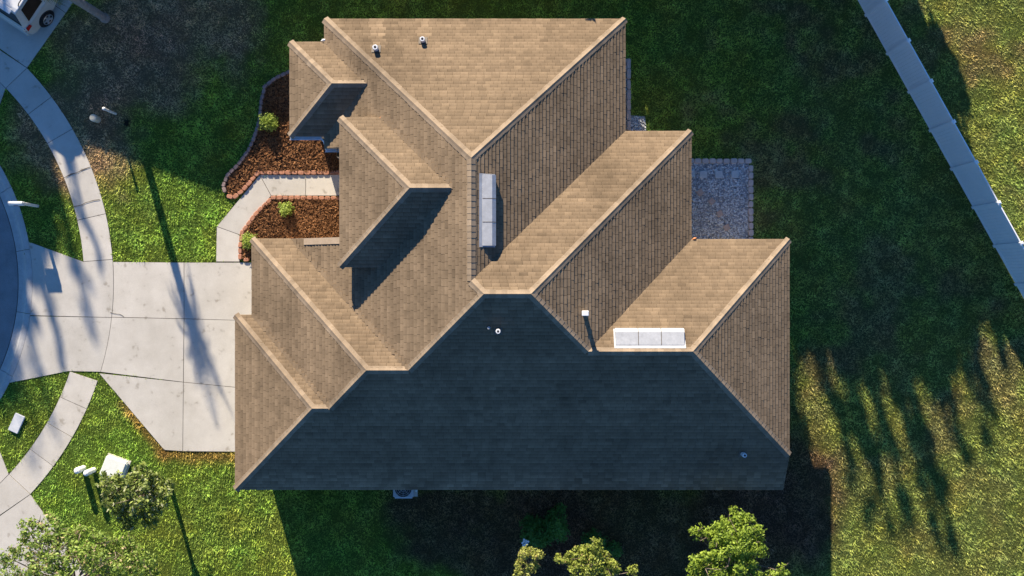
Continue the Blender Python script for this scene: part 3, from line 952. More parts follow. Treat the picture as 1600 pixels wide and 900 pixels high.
# off-ridge vents: long white sheet metal hoods
def slope_pt(face, px, py):
    h = 4.5
    for _ in range(12): h = zz(face, *P(px, py, h))
    return Vector((*P(px, py, h), h))
def ridge_vent(face, p0, p1, wid):
    A, B = slope_pt(face, *p0), slope_pt(face, *p1)
    z0, a, b, c = PLN[face]
    up = Vector((a, b, K)).normalized(); nrm = Vector((-K * a, -K * b, 1)).normalized()
    prof = [(-wid / 2, .02), (-wid / 2, .16), (-wid / 2 + .16, .19), (wid / 2, .045), (wid / 2, .015)]   # (up-slope, off the roof)
    vs_ = [(pt + up * u + nrm * o)[:] for pt in (A, B) for u, o in prof]
    n = len(prof)
    fs = [(i, (i + 1) % n, n + (i + 1) % n, n + i) for i in range(n)] + [tuple(range(n)), tuple(range(2 * n - 1, n - 1, -1))]
    v = MB().add(vs_, fs).build('roof_vent', M['vent_metal'], house)
    v['label'] = 'long white sheet metal roof vent'
    for t in (.333, .667):
        c0 = A.lerp(B, t); dd = (B - A).normalized() * .012
        q = [(c0 + dd * sg + up * u + nrm * (o + .004))[:] for sg in (-1, 1) for u, o in prof[1:4]]
        pydata('seam', q, [(0, 1, 4, 3), (1, 2, 5, 4)], M['lead'], v)
    fl = [(pt + up * u + nrm * .031)[:] for pt in (A + (A - B).normalized() * .05, B + (B - A).normalized() * .05) for u in (-wid / 2 - .03, wid / 2 + .12)]
    pydata('flange', fl, [(0, 1, 3, 2)], M['vent_metal'], v)
    return v
v1 = ridge_vent('E1', (762.5, 274), (762.5, 384), .46)
v2 = ridge_vent('N3', (961, 527.5), (1068, 527.5), .60)
MB().box((0, 0, 0), (.05, .14, .02)).build('rust_spot', M['orange'], v1, loc=slope_pt('E1', 767, 353) + Vector((.03, 0, .17)))

# vent pipes
def vent_pipe(face, px, py, h, r, hood=False):
    b = slope_pt(face, px, py)
    p = MB().tube([b + Vector((0, 0, -.05)), b + Vector((0, 0, h - .02)), b + Vector((0, 0, h))], [r, r, r * .9], 12)  .build('vent_pipe', M['white_metal'], house)
    z0, a, bb, c = PLN[face]
    nrm = Vector((-K * a, -K * bb, 1)).normalized(); up = Vector((a, bb, K)).normalized(); sd = up.cross(nrm)
    s_ = r * 1.7
    q = [(b + nrm * .034 + up * u * s_ + sd * v * s_)[:] for u, v in ((-1, -1), (1, -1), (1, 1), (-1, 1))]
    pydata('flashing', q, [(0, 1, 2, 3)], M['lead'], p)
    MB().tube([b + Vector((0, 0, h + .001)), b + Vector((0, 0, h + .003))], [r * .5, r * .5], 12).build('opening', M['dark'], p)
    return p
vent_pipe('N', 588, 77, .30, .10); vent_pipe('N', 661, 64, .28, .095)
vent_pipe('S', 764, 512, .22, .045); vent_pipe('S', 778.5, 517, .36, .085)
vent_pipe('S', 1160, 709, .34, .085)
hood = slope_pt('E2', 913, 489)
hp = MB().tube([hood, hood + Vector((0, 0, .40))], [.085, .085], 12).build('vent_pipe', M['vent_metal'], house)
MB().box((0, 0, 0), (.24, .18, .06)).build('hood', M['white_metal'], hp, loc=hood + Vector((0, 0, .42)), bevel=.015, seg=1)
# copper coloured kick-out flashings
for px, py, h, rz in ((597, 183, 4.33, .4), (1085, 373, 3.19, 0.), (505, 63, 3.2, .6)):
    x, y = P(px, py, h)
    MB().add([(x - .10, y - .03, h), (x + .07, y - .04, h), (x + .09, y + .04, h + .02), (x - .02, y + .05, h + .015), (x, y, h + .04)],
             [(0, 1, 4), (1, 2, 4), (2, 3, 4), (3, 0, 4)]).build('flashing', M['orange'] if px != 505 else M['white_metal'], house)

# air conditioner under the eave
ax, ay = P(630, 0, .8)[0], -8.12
ac = empty('air_conditioner', (ax, ay, 0)); tag(ac, 'grey outdoor air conditioner half hidden under the eave', 'air conditioner')
MB().box((0, 0, .04), (1.0, 1.0, .08)).build('pad', M['concrete'], ac)
MB().box((0, 0, .44), (.84, .84, .72)).build('cabinet', M['ac_metal'], ac, bevel=.07, seg=3)
MB().tube([(0, 0, .80), (0, 0, .806)], [.35, .35], 32).build('fan_opening', M['dark'], ac)
gr = MB()
for r_ in (.12, .2, .28, .345):
    ring_ = [(r_ * math.cos(2 * math.pi * k / 28), r_ * math.sin(2 * math.pi * k / 28), .815) for k in range(29)]
    gr.tube(ring_, [.006] * 29, 4, cap=False)
for k in range(8):
    gr.tube([(0.04 * math.cos(k * .785), .04 * math.sin(k * .785), .82), (.35 * math.cos(k * .785), .35 * math.sin(k * .785), .82)], [.006, .006], 4)
gr.build('fan_guard', M['ac_metal'], ac)
MB().box((.50, .0, .42), (.10, .32, .5)).build('service_box', M['white_plastic'], ac, bevel=.015, seg=1)

# ---------------------------------------------------------------- vinyl fence
f0 = Vector(P(1353, 24)); fstep = Vector((33.4, -60.0)) / PPM
fl_ = fstep.length; fang = math.atan2(fstep.y, fstep.x)
fence = empty('fence', (f0.x, f0.y, 0), fang); tag(fence, 'white vinyl privacy fence slanting across the back lawn', 'fence')
post_me = None
def proto(mb, name, mat, bevel=0.0):
    o = mb.build(name, mat, fence, bevel=bevel, seg=1); return o
post0 = proto(MB().box((0, 0, .95), (.127, .127, 1.90)), 'post', M['vinyl'], .006)
cap0 = MB().add([(-.075, -.075, 1.90), (.075, -.075, 1.90), (.075, .075, 1.90), (-.075, .075, 1.90), (0, 0, 1.955)] , [(3, 2, 1, 0), (0, 1, 4), (1, 2, 4), (2, 3, 4), (3, 0, 4)]).build('post_cap', M['vinyl'], post0)
Lp = fl_ - .127
rail_t = proto(MB().box((0, 0, 1.80), (Lp, .05, .14)), 'rail', M['vinyl'], .006)
rail_b = proto(MB().box((0, 0, .12), (Lp, .05, .14)), 'rail', M['vinyl'], .006)
nbd = 12; bw_ = Lp / nbd
board0 = proto(MB().box((0, 0, .96), (bw_ - .003, .024, 1.56)), 'board', M['vinyl'], .004)
first = True
for i in range(-3, 13):
    for src, x in ((post0, i * fl_), (rail_t, (i + .5) * fl_), (rail_b, (i + .5) * fl_)):
        o = src if i == -3 else link(src.copy(), fence)
        o.location = (x, 0, 0)
        if src is post0 and i != -3:
            link(cap0.copy(), o)
    for k in range(nbd):
        o = board0 if (i == -3 and k == 0) else link(board0.copy(), fence)
        o.location = (i * fl_ + .0635 + bw_ * (k + .5), 0, 0)

# ---------------------------------------------------------------- trees and shrubs
def leaf_mesh(name, C, rad, per, size, mat, parent, c0, c1, seed, up=.45, flat=.6, tips=None):
    """rhombic leaves scattered round clump centres C (k,3) of radii rad"""
    rg = np.random.default_rng(seed)
    k = len(C); n = k * per
    ctr = np.repeat(C, per, 0); rr_ = np.repeat(rad, per)[:, None]
    dirs = rg.normal(0, 1, (n, 3)); dirs /= np.linalg.norm(dirs, axis=1)[:, None]
    rad_ = rg.random((n, 1)) ** .5
    Pp = ctr + dirs * rad_ * rr_ * np.array([1, 1, flat])
    nrm = dirs * .7 + rg.normal(0, .5, (n, 3)) + np.array([0, 0, up]); nrm /= np.linalg.norm(nrm, axis=1)[:, None]
    t = np.cross(nrm, rg.normal(0, 1, (n, 3))); t /= np.linalg.norm(t, axis=1)[:, None]
    b = np.cross(nrm, t)
    L = size * rg.uniform(.6, 1.3, (n, 1)); W = L * rg.uniform(.38, .6, (n, 1))
    q = [Pp - t * L / 2, Pp + b * W / 2 + nrm * L * .06, Pp + t * L / 2, Pp - b * W / 2 + nrm * L * .06]
    V = np.stack(q, 1).reshape(-1, 3)
    m = rg.random((n, 1)) * .65 + .35 * np.repeat(rg.random((k, 1)), per, 0)
    c = np.array(c0) * (1 - m) + np.array(c1) * m
    if tips is not None:
        s_ = (rg.random((n, 1)) < tips[1]); c = np.where(s_, np.array(tips[0]) * rg.uniform(.7, 1.2, (n, 1)), c)
    return np_mesh(name, V, 4, mat, parent, cols=np.repeat(c, 4, 0))

def tree(name, label, cat, base, h, cr, nclump, per, size, c0, c1, seed, zc=None, rz=None, trunk_r=.07, clump=.35, group=None, up=.45, tips=None, lobes=None, limbs=7):
    rg = np.random.default_rng(seed)
    root = empty(name, (base[0], base[1], 0)); tag(root, label, cat, group)
    rz = rz or cr * .8; zc = zc if zc is not None else h - rz
    C = []
    if lobes is None:
        lobes = []
        for k in range(limbs):
            a = 2 * math.pi * k / limbs + rg.uniform(-.4, .4); r_ = cr * rg.uniform(.45, .75)
            lobes.append((r_ * math.cos(a), r_ * math.sin(a), zc + rg.uniform(-.6, .45) * rz, cr * rg.uniform(.32, .5)))
        lobes.append((0, 0, zc + rz * .55, cr * .45))
    mb = MB()
    zb = max(.25, min(l[2] - l[3] for l in lobes) * .8)
    wob = [(rg.uniform(-.04, .04) * h * .3, rg.uniform(-.04, .04) * h * .3) for _ in range(3)]
    tpts = [(0, 0, -.05), (wob[0][0], wob[0][1], zb * .5), (wob[1][0], wob[1][1], zb), (wob[2][0], wob[2][1], zc)]
    mb.tube(tpts, [trunk_r * 1.25, trunk_r, trunk_r * .85, trunk_r * .45], 8)
    for (x, y, z, r_) in lobes:
        m_ = (x * .5 + rg.uniform(-.1, .1), y * .5 + rg.uniform(-.1, .1), zb + (z - zb) * .6)
        mb.tube([tpts[2], m_, (x, y, z)], [trunk_r * .55, trunk_r * .38, trunk_r * .14], 6)
        for _ in range(3):
            e_ = rg.normal(0, .6, 3) * r_
            mb.tube([(x, y, z), (x + e_[0], y + e_[1], z + abs(e_[2]))], [trunk_r * .2, trunk_r * .06], 5)
    mb.build('trunk', M['bark'], root, smooth=True)
    tot = sum(l[3] ** 2 for l in lobes)
    for (x, y, z, r_) in lobes:
        n = max(3, int(nclump * r_ * r_ / tot))
        d = rg.normal(0, 1, (n, 3)); d /= np.linalg.norm(d, axis=1)[:, None]
        rr_ = rg.uniform(.55, 1.08, (n, 1))
        C.append(np.array([x, y, z]) + d * rr_ * r_ * np.array([1, 1, .85]))
    C = np.concatenate(C)
    leaf_mesh('crown', C, rg.uniform(.6, 1.2, len(C)) * clump, per, size, M['leaf'], root, c0, c1, seed + 1, up, tips=tips)
    return root

def lobes_px(base, pts):
    out = []
    for px, py, h, r_ in pts:
        x, y = P(px, py, h); out.append((x - base[0], y - base[1], h, r_))
    return out
LG0, LG1 = (.12, .20, .022), (.36, .46, .06)
# bright tree tops rising out of the house's shadow
b1 = P(1130, 868, 2.4)
tree('broadleaf_tree', 'bright green bushy tree, largest of those below the roof', 'tree', b1, 4.3, 1.9, 300, 46, .12, LG0, LG1, 11, zc=2.9, clump=.24, trunk_r=.09,
     lobes=lobes_px(b1, [(1140, 810, 3.5, .42), (1128, 822, 3.3, .35), (1168, 822, 3.4, .5), (1122, 838, 3.5, .5), (1176, 848, 3.4, .5), (1148, 846, 3.7, .6), (1088, 832, 3.3, .26), (1104, 840, 3.2, .3), (1188, 858, 3.2, .3),
                         (1102, 888, 3.5, .55), (1138, 884, 3.8, .65), (1166, 892, 3.6, .5), (1088, 898, 3.2, .35), (1218, 892, 3.3, .26), (1205, 900, 3.2, .3), (1150, 925, 3.3, .7), (1110, 925, 3.3, .7), (1150, 855, 2.7, .6)]))
b2 = P(918, 905, 2.4)
tree('broadleaf_tree', 'yellow green sapling with spreading pointed branches below the dark roof', 'tree', b2, 3.9, 1.4, 150, 36, .11, (.15, .20, .03), (.42, .46, .09), 12, clump=.19, trunk_r=.06,
     tips=((.40, .30, .12), .04), lobes=lobes_px(b2, [(928, 850, 3.6, .24), (920, 862, 3.4, .26), (905, 872, 3.3, .38), (880, 874, 3.2, .24), (870, 873, 3.1, .14), (926, 880, 3.5, .42), (944, 873, 3.3, .3), (950, 888, 3.3, .3), (902, 894, 3.3, .4), (930, 900, 3.4, .45), (962, 895, 3.1, .14), (988, 893, 3.1, .18)]))
b3 = P(830, 892, 2.4)
tree('sapling', 'thin sapling with pale yellow leaves beside the white flowers', 'tree', b3, 3.4, .7, 62, 28, .10, (.22, .26, .05), (.48, .48, .12), 13, clump=.15, trunk_r=.04,
     tips=((.45, .34, .13), .06), lobes=lobes_px(b3, [(818, 864, 3.2, .22), (826, 860, 3.1, .15), (838, 868, 3.15, .22), (842, 866, 3.0, .12), (813, 884, 3.1, .24), (828, 884, 3.1, .22), (838, 882, 3.0, .16), (820, 898, 3.15, .3)]))
# shrubs in the shade
def shrub(name, label, px, py, r, h, n, per, size, c0, c1, seed, group=None, clump=.16, tips=None, zlow=.08, stretch=(1, 1)):
    rg = np.random.default_rng(seed)
    x, y = P(px, py, h * .6)
    root = empty(name, (x, y, 0)); tag(root, label, 'shrub', group)
    mb = MB()
    d = rg.normal(0, 1, (n, 3)); d /= np.linalg.norm(d, axis=1)[:, None]; d[:, 2] = np.abs(d[:, 2])
    C = d * rg.uniform(.5, 1.0, (n, 1)) * np.array([r * stretch[0], r * stretch[1], h - zlow - clump * .5]) + np.array([0, 0, zlow])
    for k in range(min(n, 10)):
        c = C[k]; mb.tube([(0, 0, -.03), (c[0] * .4, c[1] * .4, c[2] * .5), tuple(c)], [.018, .012, .005], 5)
    mb.build('stem', M['bark'], root)
    leaf_mesh('foliage', C, np.full(n, clump), per, size, M['leaf'], root, c0, c1, seed + 5, .6, tips=tips)
    return root
SG0, SG1 = (.20, .29, .05), (.46, .54, .10)
shrub('shrub', 'round lime green shrub by the curved stone edging', 417, 190, .36, .62, 55, 26, .09, SG0, SG1, 21, 'lime shrubs in the mulch')
shrub('shrub', 'small lime green shrub alone in the mulch between path and garage', 445, 327, .27, .5, 42, 24, .08, SG0, SG1, 22, 'lime shrubs in the mulch')
shrub('shrub', 'lime green shrub tucked against the garage roof corner', 388, 376, .30, .6, 42, 24, .08, SG0, SG1, 23, 'lime shrubs in the mulch')
DG0, DG1 = (.05, .13, .025), (.15, .33, .06)
shrub('shrub', 'dark green shrub in deep shade behind the sapling tops', 872, 822, .55, 1.6, 60, 26, .12, DG0, DG1, 24, clump=.22, stretch=(.8, 1.3))
gard = shrub('flowering_shrub', 'dark glossy shrub carrying one cluster of white flowers', 838, 838, .68, 1.2, 75, 24, .14, DG0, DG1, 25, clump=.22)
gx_, gy_ = P(820, 847, 1.15); bx_, by_ = gard.location.x, gard.location.y
fm = MB()
for k in range(9):
    a = k * 2.4; r_ = .045 + .012 * k
    cx_, cy_ = gx_ - bx_ + r_ * math.cos(a), gy_ - by_ + r_ * math.sin(a); z_ = 1.2 + .02 * (k % 3)
    fm.add([(cx_ + .055 * math.cos(a + q * 1.5708), cy_ + .055 * math.sin(a + q * 1.5708), z_ + (.02 if q % 2 else 0)) for q in range(4)], [(0, 1, 2, 3)])
fm.build('flower', M['flower'], gard)
shrub('shrub', 'sparse dark seedling in the bare shaded ground', 962, 862, .3, .8, 18, 20, .11, DG0, DG1, 27, clump=.16)
shrub('shrub', 'low dark shrub at the foot of the yellow sapling', 930, 850, .45, .9, 40, 22, .12, DG0, DG1, 28, clump=.2)

# round-headed small tree over the pale utility box
b4 = P(264, 752)
tree('magnolia_tree', 'small round tree with glossy leaves over the pale utility box', 'tree', b4, 4.0, 1.25, 200, 28, .16, (.04, .08, .014), (.36, .42, .10), 31, trunk_r=.09, clump=.22,
     lobes=lobes_px(b4, [(172, 752, 2.9, .38), (190, 762, 3.2, .5), (215, 748, 3.0, .5), (238, 752, 2.6, .42), (252, 762, 2.2, .36), (245, 782, 2.8, .5), (215, 778, 3.5, .55), (185, 785, 3.0, .45), (172, 775, 2.7, .35), (205, 808, 2.8, .42), (232, 806, 2.5, .42), (192, 803, 2.5, .3), (260, 760, 1.6, .26)]),
     tips=((.45, .46, .28), .12))
# loose leafy tree at the lower driveway
b5 = P(165, 880)
tree('leafy_tree', 'loose twiggy tree hanging over the neighbouring driveway', 'tree', b5, 5.4, 2.6, 430, 34, .125, (.12, .20, .03), (.36, .46, .10), 32, trunk_r=.09, clump=.26,
     lobes=lobes_px(b5, [(62, 815, 4.0, .34), (45, 828, 4.0, .3), (85, 830, 4.1, .4), (35, 850, 4.0, .36), (65, 850, 4.2, .42), (105, 848, 4.2, .4), (125, 835, 4.0, .3), (15, 872, 4.0, .35), (48, 876, 4.3, .4), (85, 872, 4.4, .45), (120, 870, 4.4, .5),
                         (152, 850, 4.0, .45), (150, 880, 4.4, .5), (180, 862, 3.9, .5), (205, 858, 3.5, .4), (205, 885, 3.9, .5), (228, 880, 3.4, .35), (20, 897, 4.2, .4), (60, 900, 4.5, .5), (100, 902, 4.6, .5), (175, 902, 4.3, .5), (235, 905, 3.4, .4), (140, 930, 4.5, .7), (60, 935, 4.4, .7), (210, 935, 3.8, .6)]),
     tips=((.42, .32, .18), .10))

# palm on the neighbouring lawn
pb = P(165, 30)
palm = empty('palm_tree', (pb[0], pb[1], 0)); tag(palm, 'palm with a stout grey trunk rising beside the minivan', 'palm')
mb = MB()
pp = []; pr = []
for i in range(27):
    z = i * .16; pp.append((.02 * math.sin(z), .02 * math.cos(z), z - .05)); pr.append((.17 if i % 2 else .155) * (1.25 if i < 2 else 1))
mb.tube(pp, pr, 12); mb.build('trunk', M['palm_bark'], palm)
for k in range(30):
    a = k * 2.399; lift = 1.0 - .03 * k
    fv, ff = [], []
    rg = random.Random(k); L = rg.uniform(.95, 1.35)
    spine = []
    for i in range(9):
        t = i / 8
        r_ = L * (t * .50); z = 4.10 + L * (t * lift * 1.1 - .75 * t * t * (1.15 - lift))
        spine.append(Vector((r_ * math.cos(a), r_ * math.sin(a), z)))
    sd = Vector((-math.sin(a), math.cos(a), 0))
    for i in range(8):
        for sg in (-1, 1):
            for q in range(2):
                p0 = spine[i].lerp(spine[i + 1], q * .5); p1 = spine[i].lerp(spine[i + 1], q * .5 + .3)
                w = .38 * math.sin(math.pi * (.12 + .85 * i / 8))
                tip = p1 + sd * sg * w + (spine[i + 1] - spine[i]).normalized() * .16 + Vector((0, 0, -.10))
                n0 = len(fv); fv += [p0[:], p1[:], tip[:]]; ff.append((n0, n0 + 1, n0 + 2))
    cc = np.tile(np.array([[.07, .11, .025]]), (len(fv), 1))
    pydata('frond', fv, ff, M['leaf'], palm, cols=cc)

# ---------------------------------------------------------------- neighbours outside the frame whose shade falls on the lawns
hx, hy, hw, hd = -17.34, 22.41, 6.8, 11.0
nb = empty('house', (hx, hy, 0)); tag(nb, 'neighbouring hip roofed house behind the parked minivan', 'house')
e_ = 2.6; t_ = e_ + K * hw
vs_ = [(-hw, -hw, e_), (hw, -hw, e_), (hw, hd, e_), (-hw, hd, e_), (0, 0, t_), (0, hd - hw, t_)]
pydata('roof', vs_, [(0, 1, 4), (1, 2, 5, 4), (2, 3, 5), (3, 0, 4, 5), (3, 2, 1, 0)], M['fascia'], nb)
MB().prism([(-hw + .5, -hw + .5), (hw - .5, -hw + .5), (hw - .5, hd - .5), (-hw + .5, hd - .5)], 0, e_ - .01).build('wall', M['stucco'], nb)
MB().box((2.2, -hw + .48, 1.1), (4.8, .06, 2.1)).build('garage_door', M['white_metal'], nb)
DK0, DK1 = (.04, .07, .015), (.10, .15, .03)
def shade_tree(x, y, h, cr, seed, label, nc=120, per=34, size=.55, rz=None, zc=None, group='trees beyond the lawns'):
    h *= 1.24; zc *= 1.24; rz *= 1.24
    tree('shade_tree', label, 'tree', (x, y), h, cr, nc, per, size, DK0, DK1, seed, zc=zc, rz=rz, trunk_r=.2, clump=.75, group=group, limbs=8)
def slender(x, y, h, cr, seed, label, group, lowf=.3, per=18, size=.28):
    """a narrow upright crown: leaf lobes stacked along the stem"""
    rg = random.Random(seed); lb = []; z = h * lowf
    while z < h - cr * .4:
        f = (z / h - lowf) / (1 - lowf); r_ = cr * (1.0 - .55 * f) * rg.uniform(.6, 1.0)
        a = rg.uniform(0, 6.28); lb.append((cr * .4 * math.cos(a), cr * .4 * math.sin(a), z, r_)); z += cr * .62
    tree('slender_tree', label, 'tree', (x, y), h, cr, int(len(lb) * 9), per, size, DK0, DK1, seed, lobes=lb, zc=h * .9, trunk_r=.12, clump=cr * .42, group=group)
for i, (x, y, h, cr) in enumerate(((-26.3, 26.0, 7.4, 1.5), (-28.8, 28.5, 8.9, 2.1), (-32.5, 30.5, 10.6, 3.2), (-37.0, 30.0, 12.0, 3.6), (-28.0, 23.5, 6.8, 1.8), (-33.0, 26.0, 9.0, 3.0),
                                   (-40.5, 26.0, 10.0, 3.2), (-36.0, 22.0, 7.5, 2.8), (-41.0, 33.0, 12.0, 3.4), (-25.5, 21.5, 6.0, 1.2))):
    shade_tree(x, y, h, cr, 50 + i, 'tall broadleaf tree beyond the turning circle', rz=h * .36, zc=h * .6, group='trees beyond the turning circle')
for i, (x, y, h, cr) in enumerate(((-25.2, 29.5, 9.3, .45), (-26.6, 31.5, 11.0, .5), (-28.0, 30.5, 11.2, .42), (-29.6, 32.5, 12.6, .6), (-31.2, 34.0, 13.6, .6))):
    slender(x, y, h, cr, 150 + i, 'slender tall tree beyond the turning circle', 'slender trees beyond the turning circle', .5, 9, .2)
for i, (x, y, h, cr) in enumerate(((-8.4, 16.6, 3.9, 1.3), (-6.4, 16.8, 4.2, 1.4), (-4.4, 16.4, 3.8, 1.3), (-2.4, 16.6, 3.9, 1.3), (-.4, 16.8, 4.0, 1.3), (1.6, 16.6, 4.6, 1.4), (3.4, 17.2, 5.2, 1.5), (5.0, 16.8, 5.4, 1.4), (6.6, 17.6, 6.0, 1.5), (8.2, 18.2, 6.8, 1.6), (9.8, 18.6, 6.6, 1.5), (11.4, 18.8, 6.9, 1.6), (12.9, 18.4, 6.2, 1.4), (14.2, 18.6, 6.2, 1.2),
                                   (4.6, 20.4, 6.8, 1.4), (5.6, 22.4, 8.2, 1.4), (7.2, 21.8, 8.0, 1.5), (8.9, 22.0, 8.3, 1.5), (10.8, 21.8, 8.2, 1.5), (12.6, 21.4, 7.1, 1.3))):
    shade_tree(x, y, h, cr, 80 + i, 'broadleaf tree beyond the back lawn, in leaf to the ground', rz=h * .48, zc=h * .48, nc=130, group='trees beyond the back lawn')
for i, (x, y, h, cr) in enumerate(((3.75, 24.0, 10.2, .7), (4.75, 25.6, 11.6, .55), (5.65, 25.0, 11.6, .65), (6.3, 23.5, 10.2, .4), (6.9, 24.6, 11.5, .62), (7.5, 25.8, 12.2, .42), (8.25, 25.0, 11.8, .5), (8.75, 23.6, 10.8, .55), (9.6, 24.4, 10.6, .7), (11.0, 24.8, 10.3, .6), (11.7, 23.4, 9.4, .5), (12.6, 24.6, 9.2, .4))):
    slender(x, y, h, cr, 120 + i, 'slender tall tree behind the leafy trees beyond the back lawn', 'slender trees beyond the back lawn', .35)

# ---------------------------------------------------------------- utility furniture
def pedestal(px, py, h, r, mat, label):
    x, y = P(px, py)
    o = empty('utility_pedestal', (x, y, 0)); tag(o, label, 'pedestal', 'utility pedestals')
    MB().tube([(0, 0, -.02), (0, 0, h * .55)], [r, r], 16).build('base', mat, o, smooth=False)
    MB().tube([(0, 0, h * .5), (0, 0, h * .9), (0, 0, h * .97), (0, 0, h)], [r * 1.1, r * 1.1, r * .9, r * .4], 16).build('dome', mat, o)
    return o
pedestal(131, 731, .62, .115, M['white_plastic'], 'white domed pedestal in sunlit grass, farther from the pale utility box')
pedestal(147, 734, .72, .11, M['white_plastic'], 'white domed pedestal in sunlit grass, next to the pale utility box')
pedestal(153, 187, .45, .14, M['beige_plastic'], 'beige domed pedestal in the shaded brown lawn')
mx, my = P(181, 178)
mk = empty('marker_post', (mx, my, 0)); tag(mk, 'slim white marker post beside the beige pedestal', 'marker post')
MB().tube([(0, 0, -.03), (0, 0, 1.0)], [.05, .05], 12).build('post', M['white_plastic'], mk)
MB().tube([(0, 0, .99), (0, 0, 1.05), (0, 0, 1.08)], [.065, .065, .03], 12).build('cap', M['white_plastic'], mk)
shrub('shrub', 'tiny dark weed beside the slim white marker post', 196, 191, .13, .2, 14, 16, .07, (.012, .014, .010), (.03, .035, .02), 33, clump=.08)
# pale box
ux_, uy_ = P(182, 730)
ub = empty('utility_box', (ux_, uy_, 0), -.35); tag(ub, 'pale utility box half covered by the small round tree', 'utility box')
MB().box((0, 0, .03), (1.0, .9, .06)).build('pad', M['concrete'], ub)
MB().add([(-.46, -.42, .05), (.46, -.42, .05), (.46, .42, .05), (-.46, .42, .05), (-.46, -.42, .36), (.46, -.42, .36), (.46, .42, .30), (-.46, .42, .30)],
         [(3, 2, 1, 0), (4, 5, 6, 7), (0, 1, 5, 4), (1, 2, 6, 5), (2, 3, 7, 6), (3, 0, 4, 7)]).build('cabinet', M['green_box'], ub, bevel=.05, seg=2)
MB().box((0, -.425, .2), (.12, .03, .06)).build('latch', M['dark'], ub)
# lid in the verge
lx, ly = P(27.5, 661)
lid = MB().box((0, 0, .03), (.44, .78, .06)).build('meter_lid', M['lid'], None, (lx, ly, .035), bevel=.02, seg=2)
lid.rotation_euler = (0, 0, -.42)
tag(lid, 'pale rectangular meter lid set in the verge grass', 'meter lid')
# mailbox
bx, by = P(59, 322)
mail = empty('mailbox', (bx, by, 0), math.pi); tag(mail, 'white mailbox on a post leaning over the kerb', 'mailbox')
MB().box((0, 0, .55), (.11, .11, 1.14)).build('post', M['white_plastic'], mail, bevel=.01, seg=1)
MB().box((.18, 0, .92), (.5, .09, .09)).build('arm', M['white_plastic'], mail, bevel=.01, seg=1)
prof = [(-.085, .98), (.085, .98), (.085, 1.10)] + [(.085 * math.cos(R(a)), 1.10 + .085 * math.sin(R(a))) for a in (30, 60, 90, 120, 150)] + [(-.085, 1.10)]
n = len(prof)
MB().add([(x, y, z) for x in (-.02, .52) for y, z in prof], [tuple(range(n)), tuple(range(2 * n - 1, n - 1, -1))] + [(i, (i + 1) % n, n + (i + 1) % n, n + i) for i in range(n)]).build('box', M['white_plastic'], mail)
MB().add([(.522 + dx, y, z) for dx in (0, .015) for y, z in [(p[0] * 1.08, 1.06 + (p[1] - 1.06) * 1.06) for p in prof]], [tuple(range(n)), tuple(range(2 * n - 1, n - 1, -1))] + [(i, (i + 1) % n, n + (i + 1) % n, n + i) for i in range(n)]).build('door', M['white_metal'], mail)
MB().box((.25, .098, 1.12), (.16, .012, .05)).build('flag', M['red_lens'], mail)

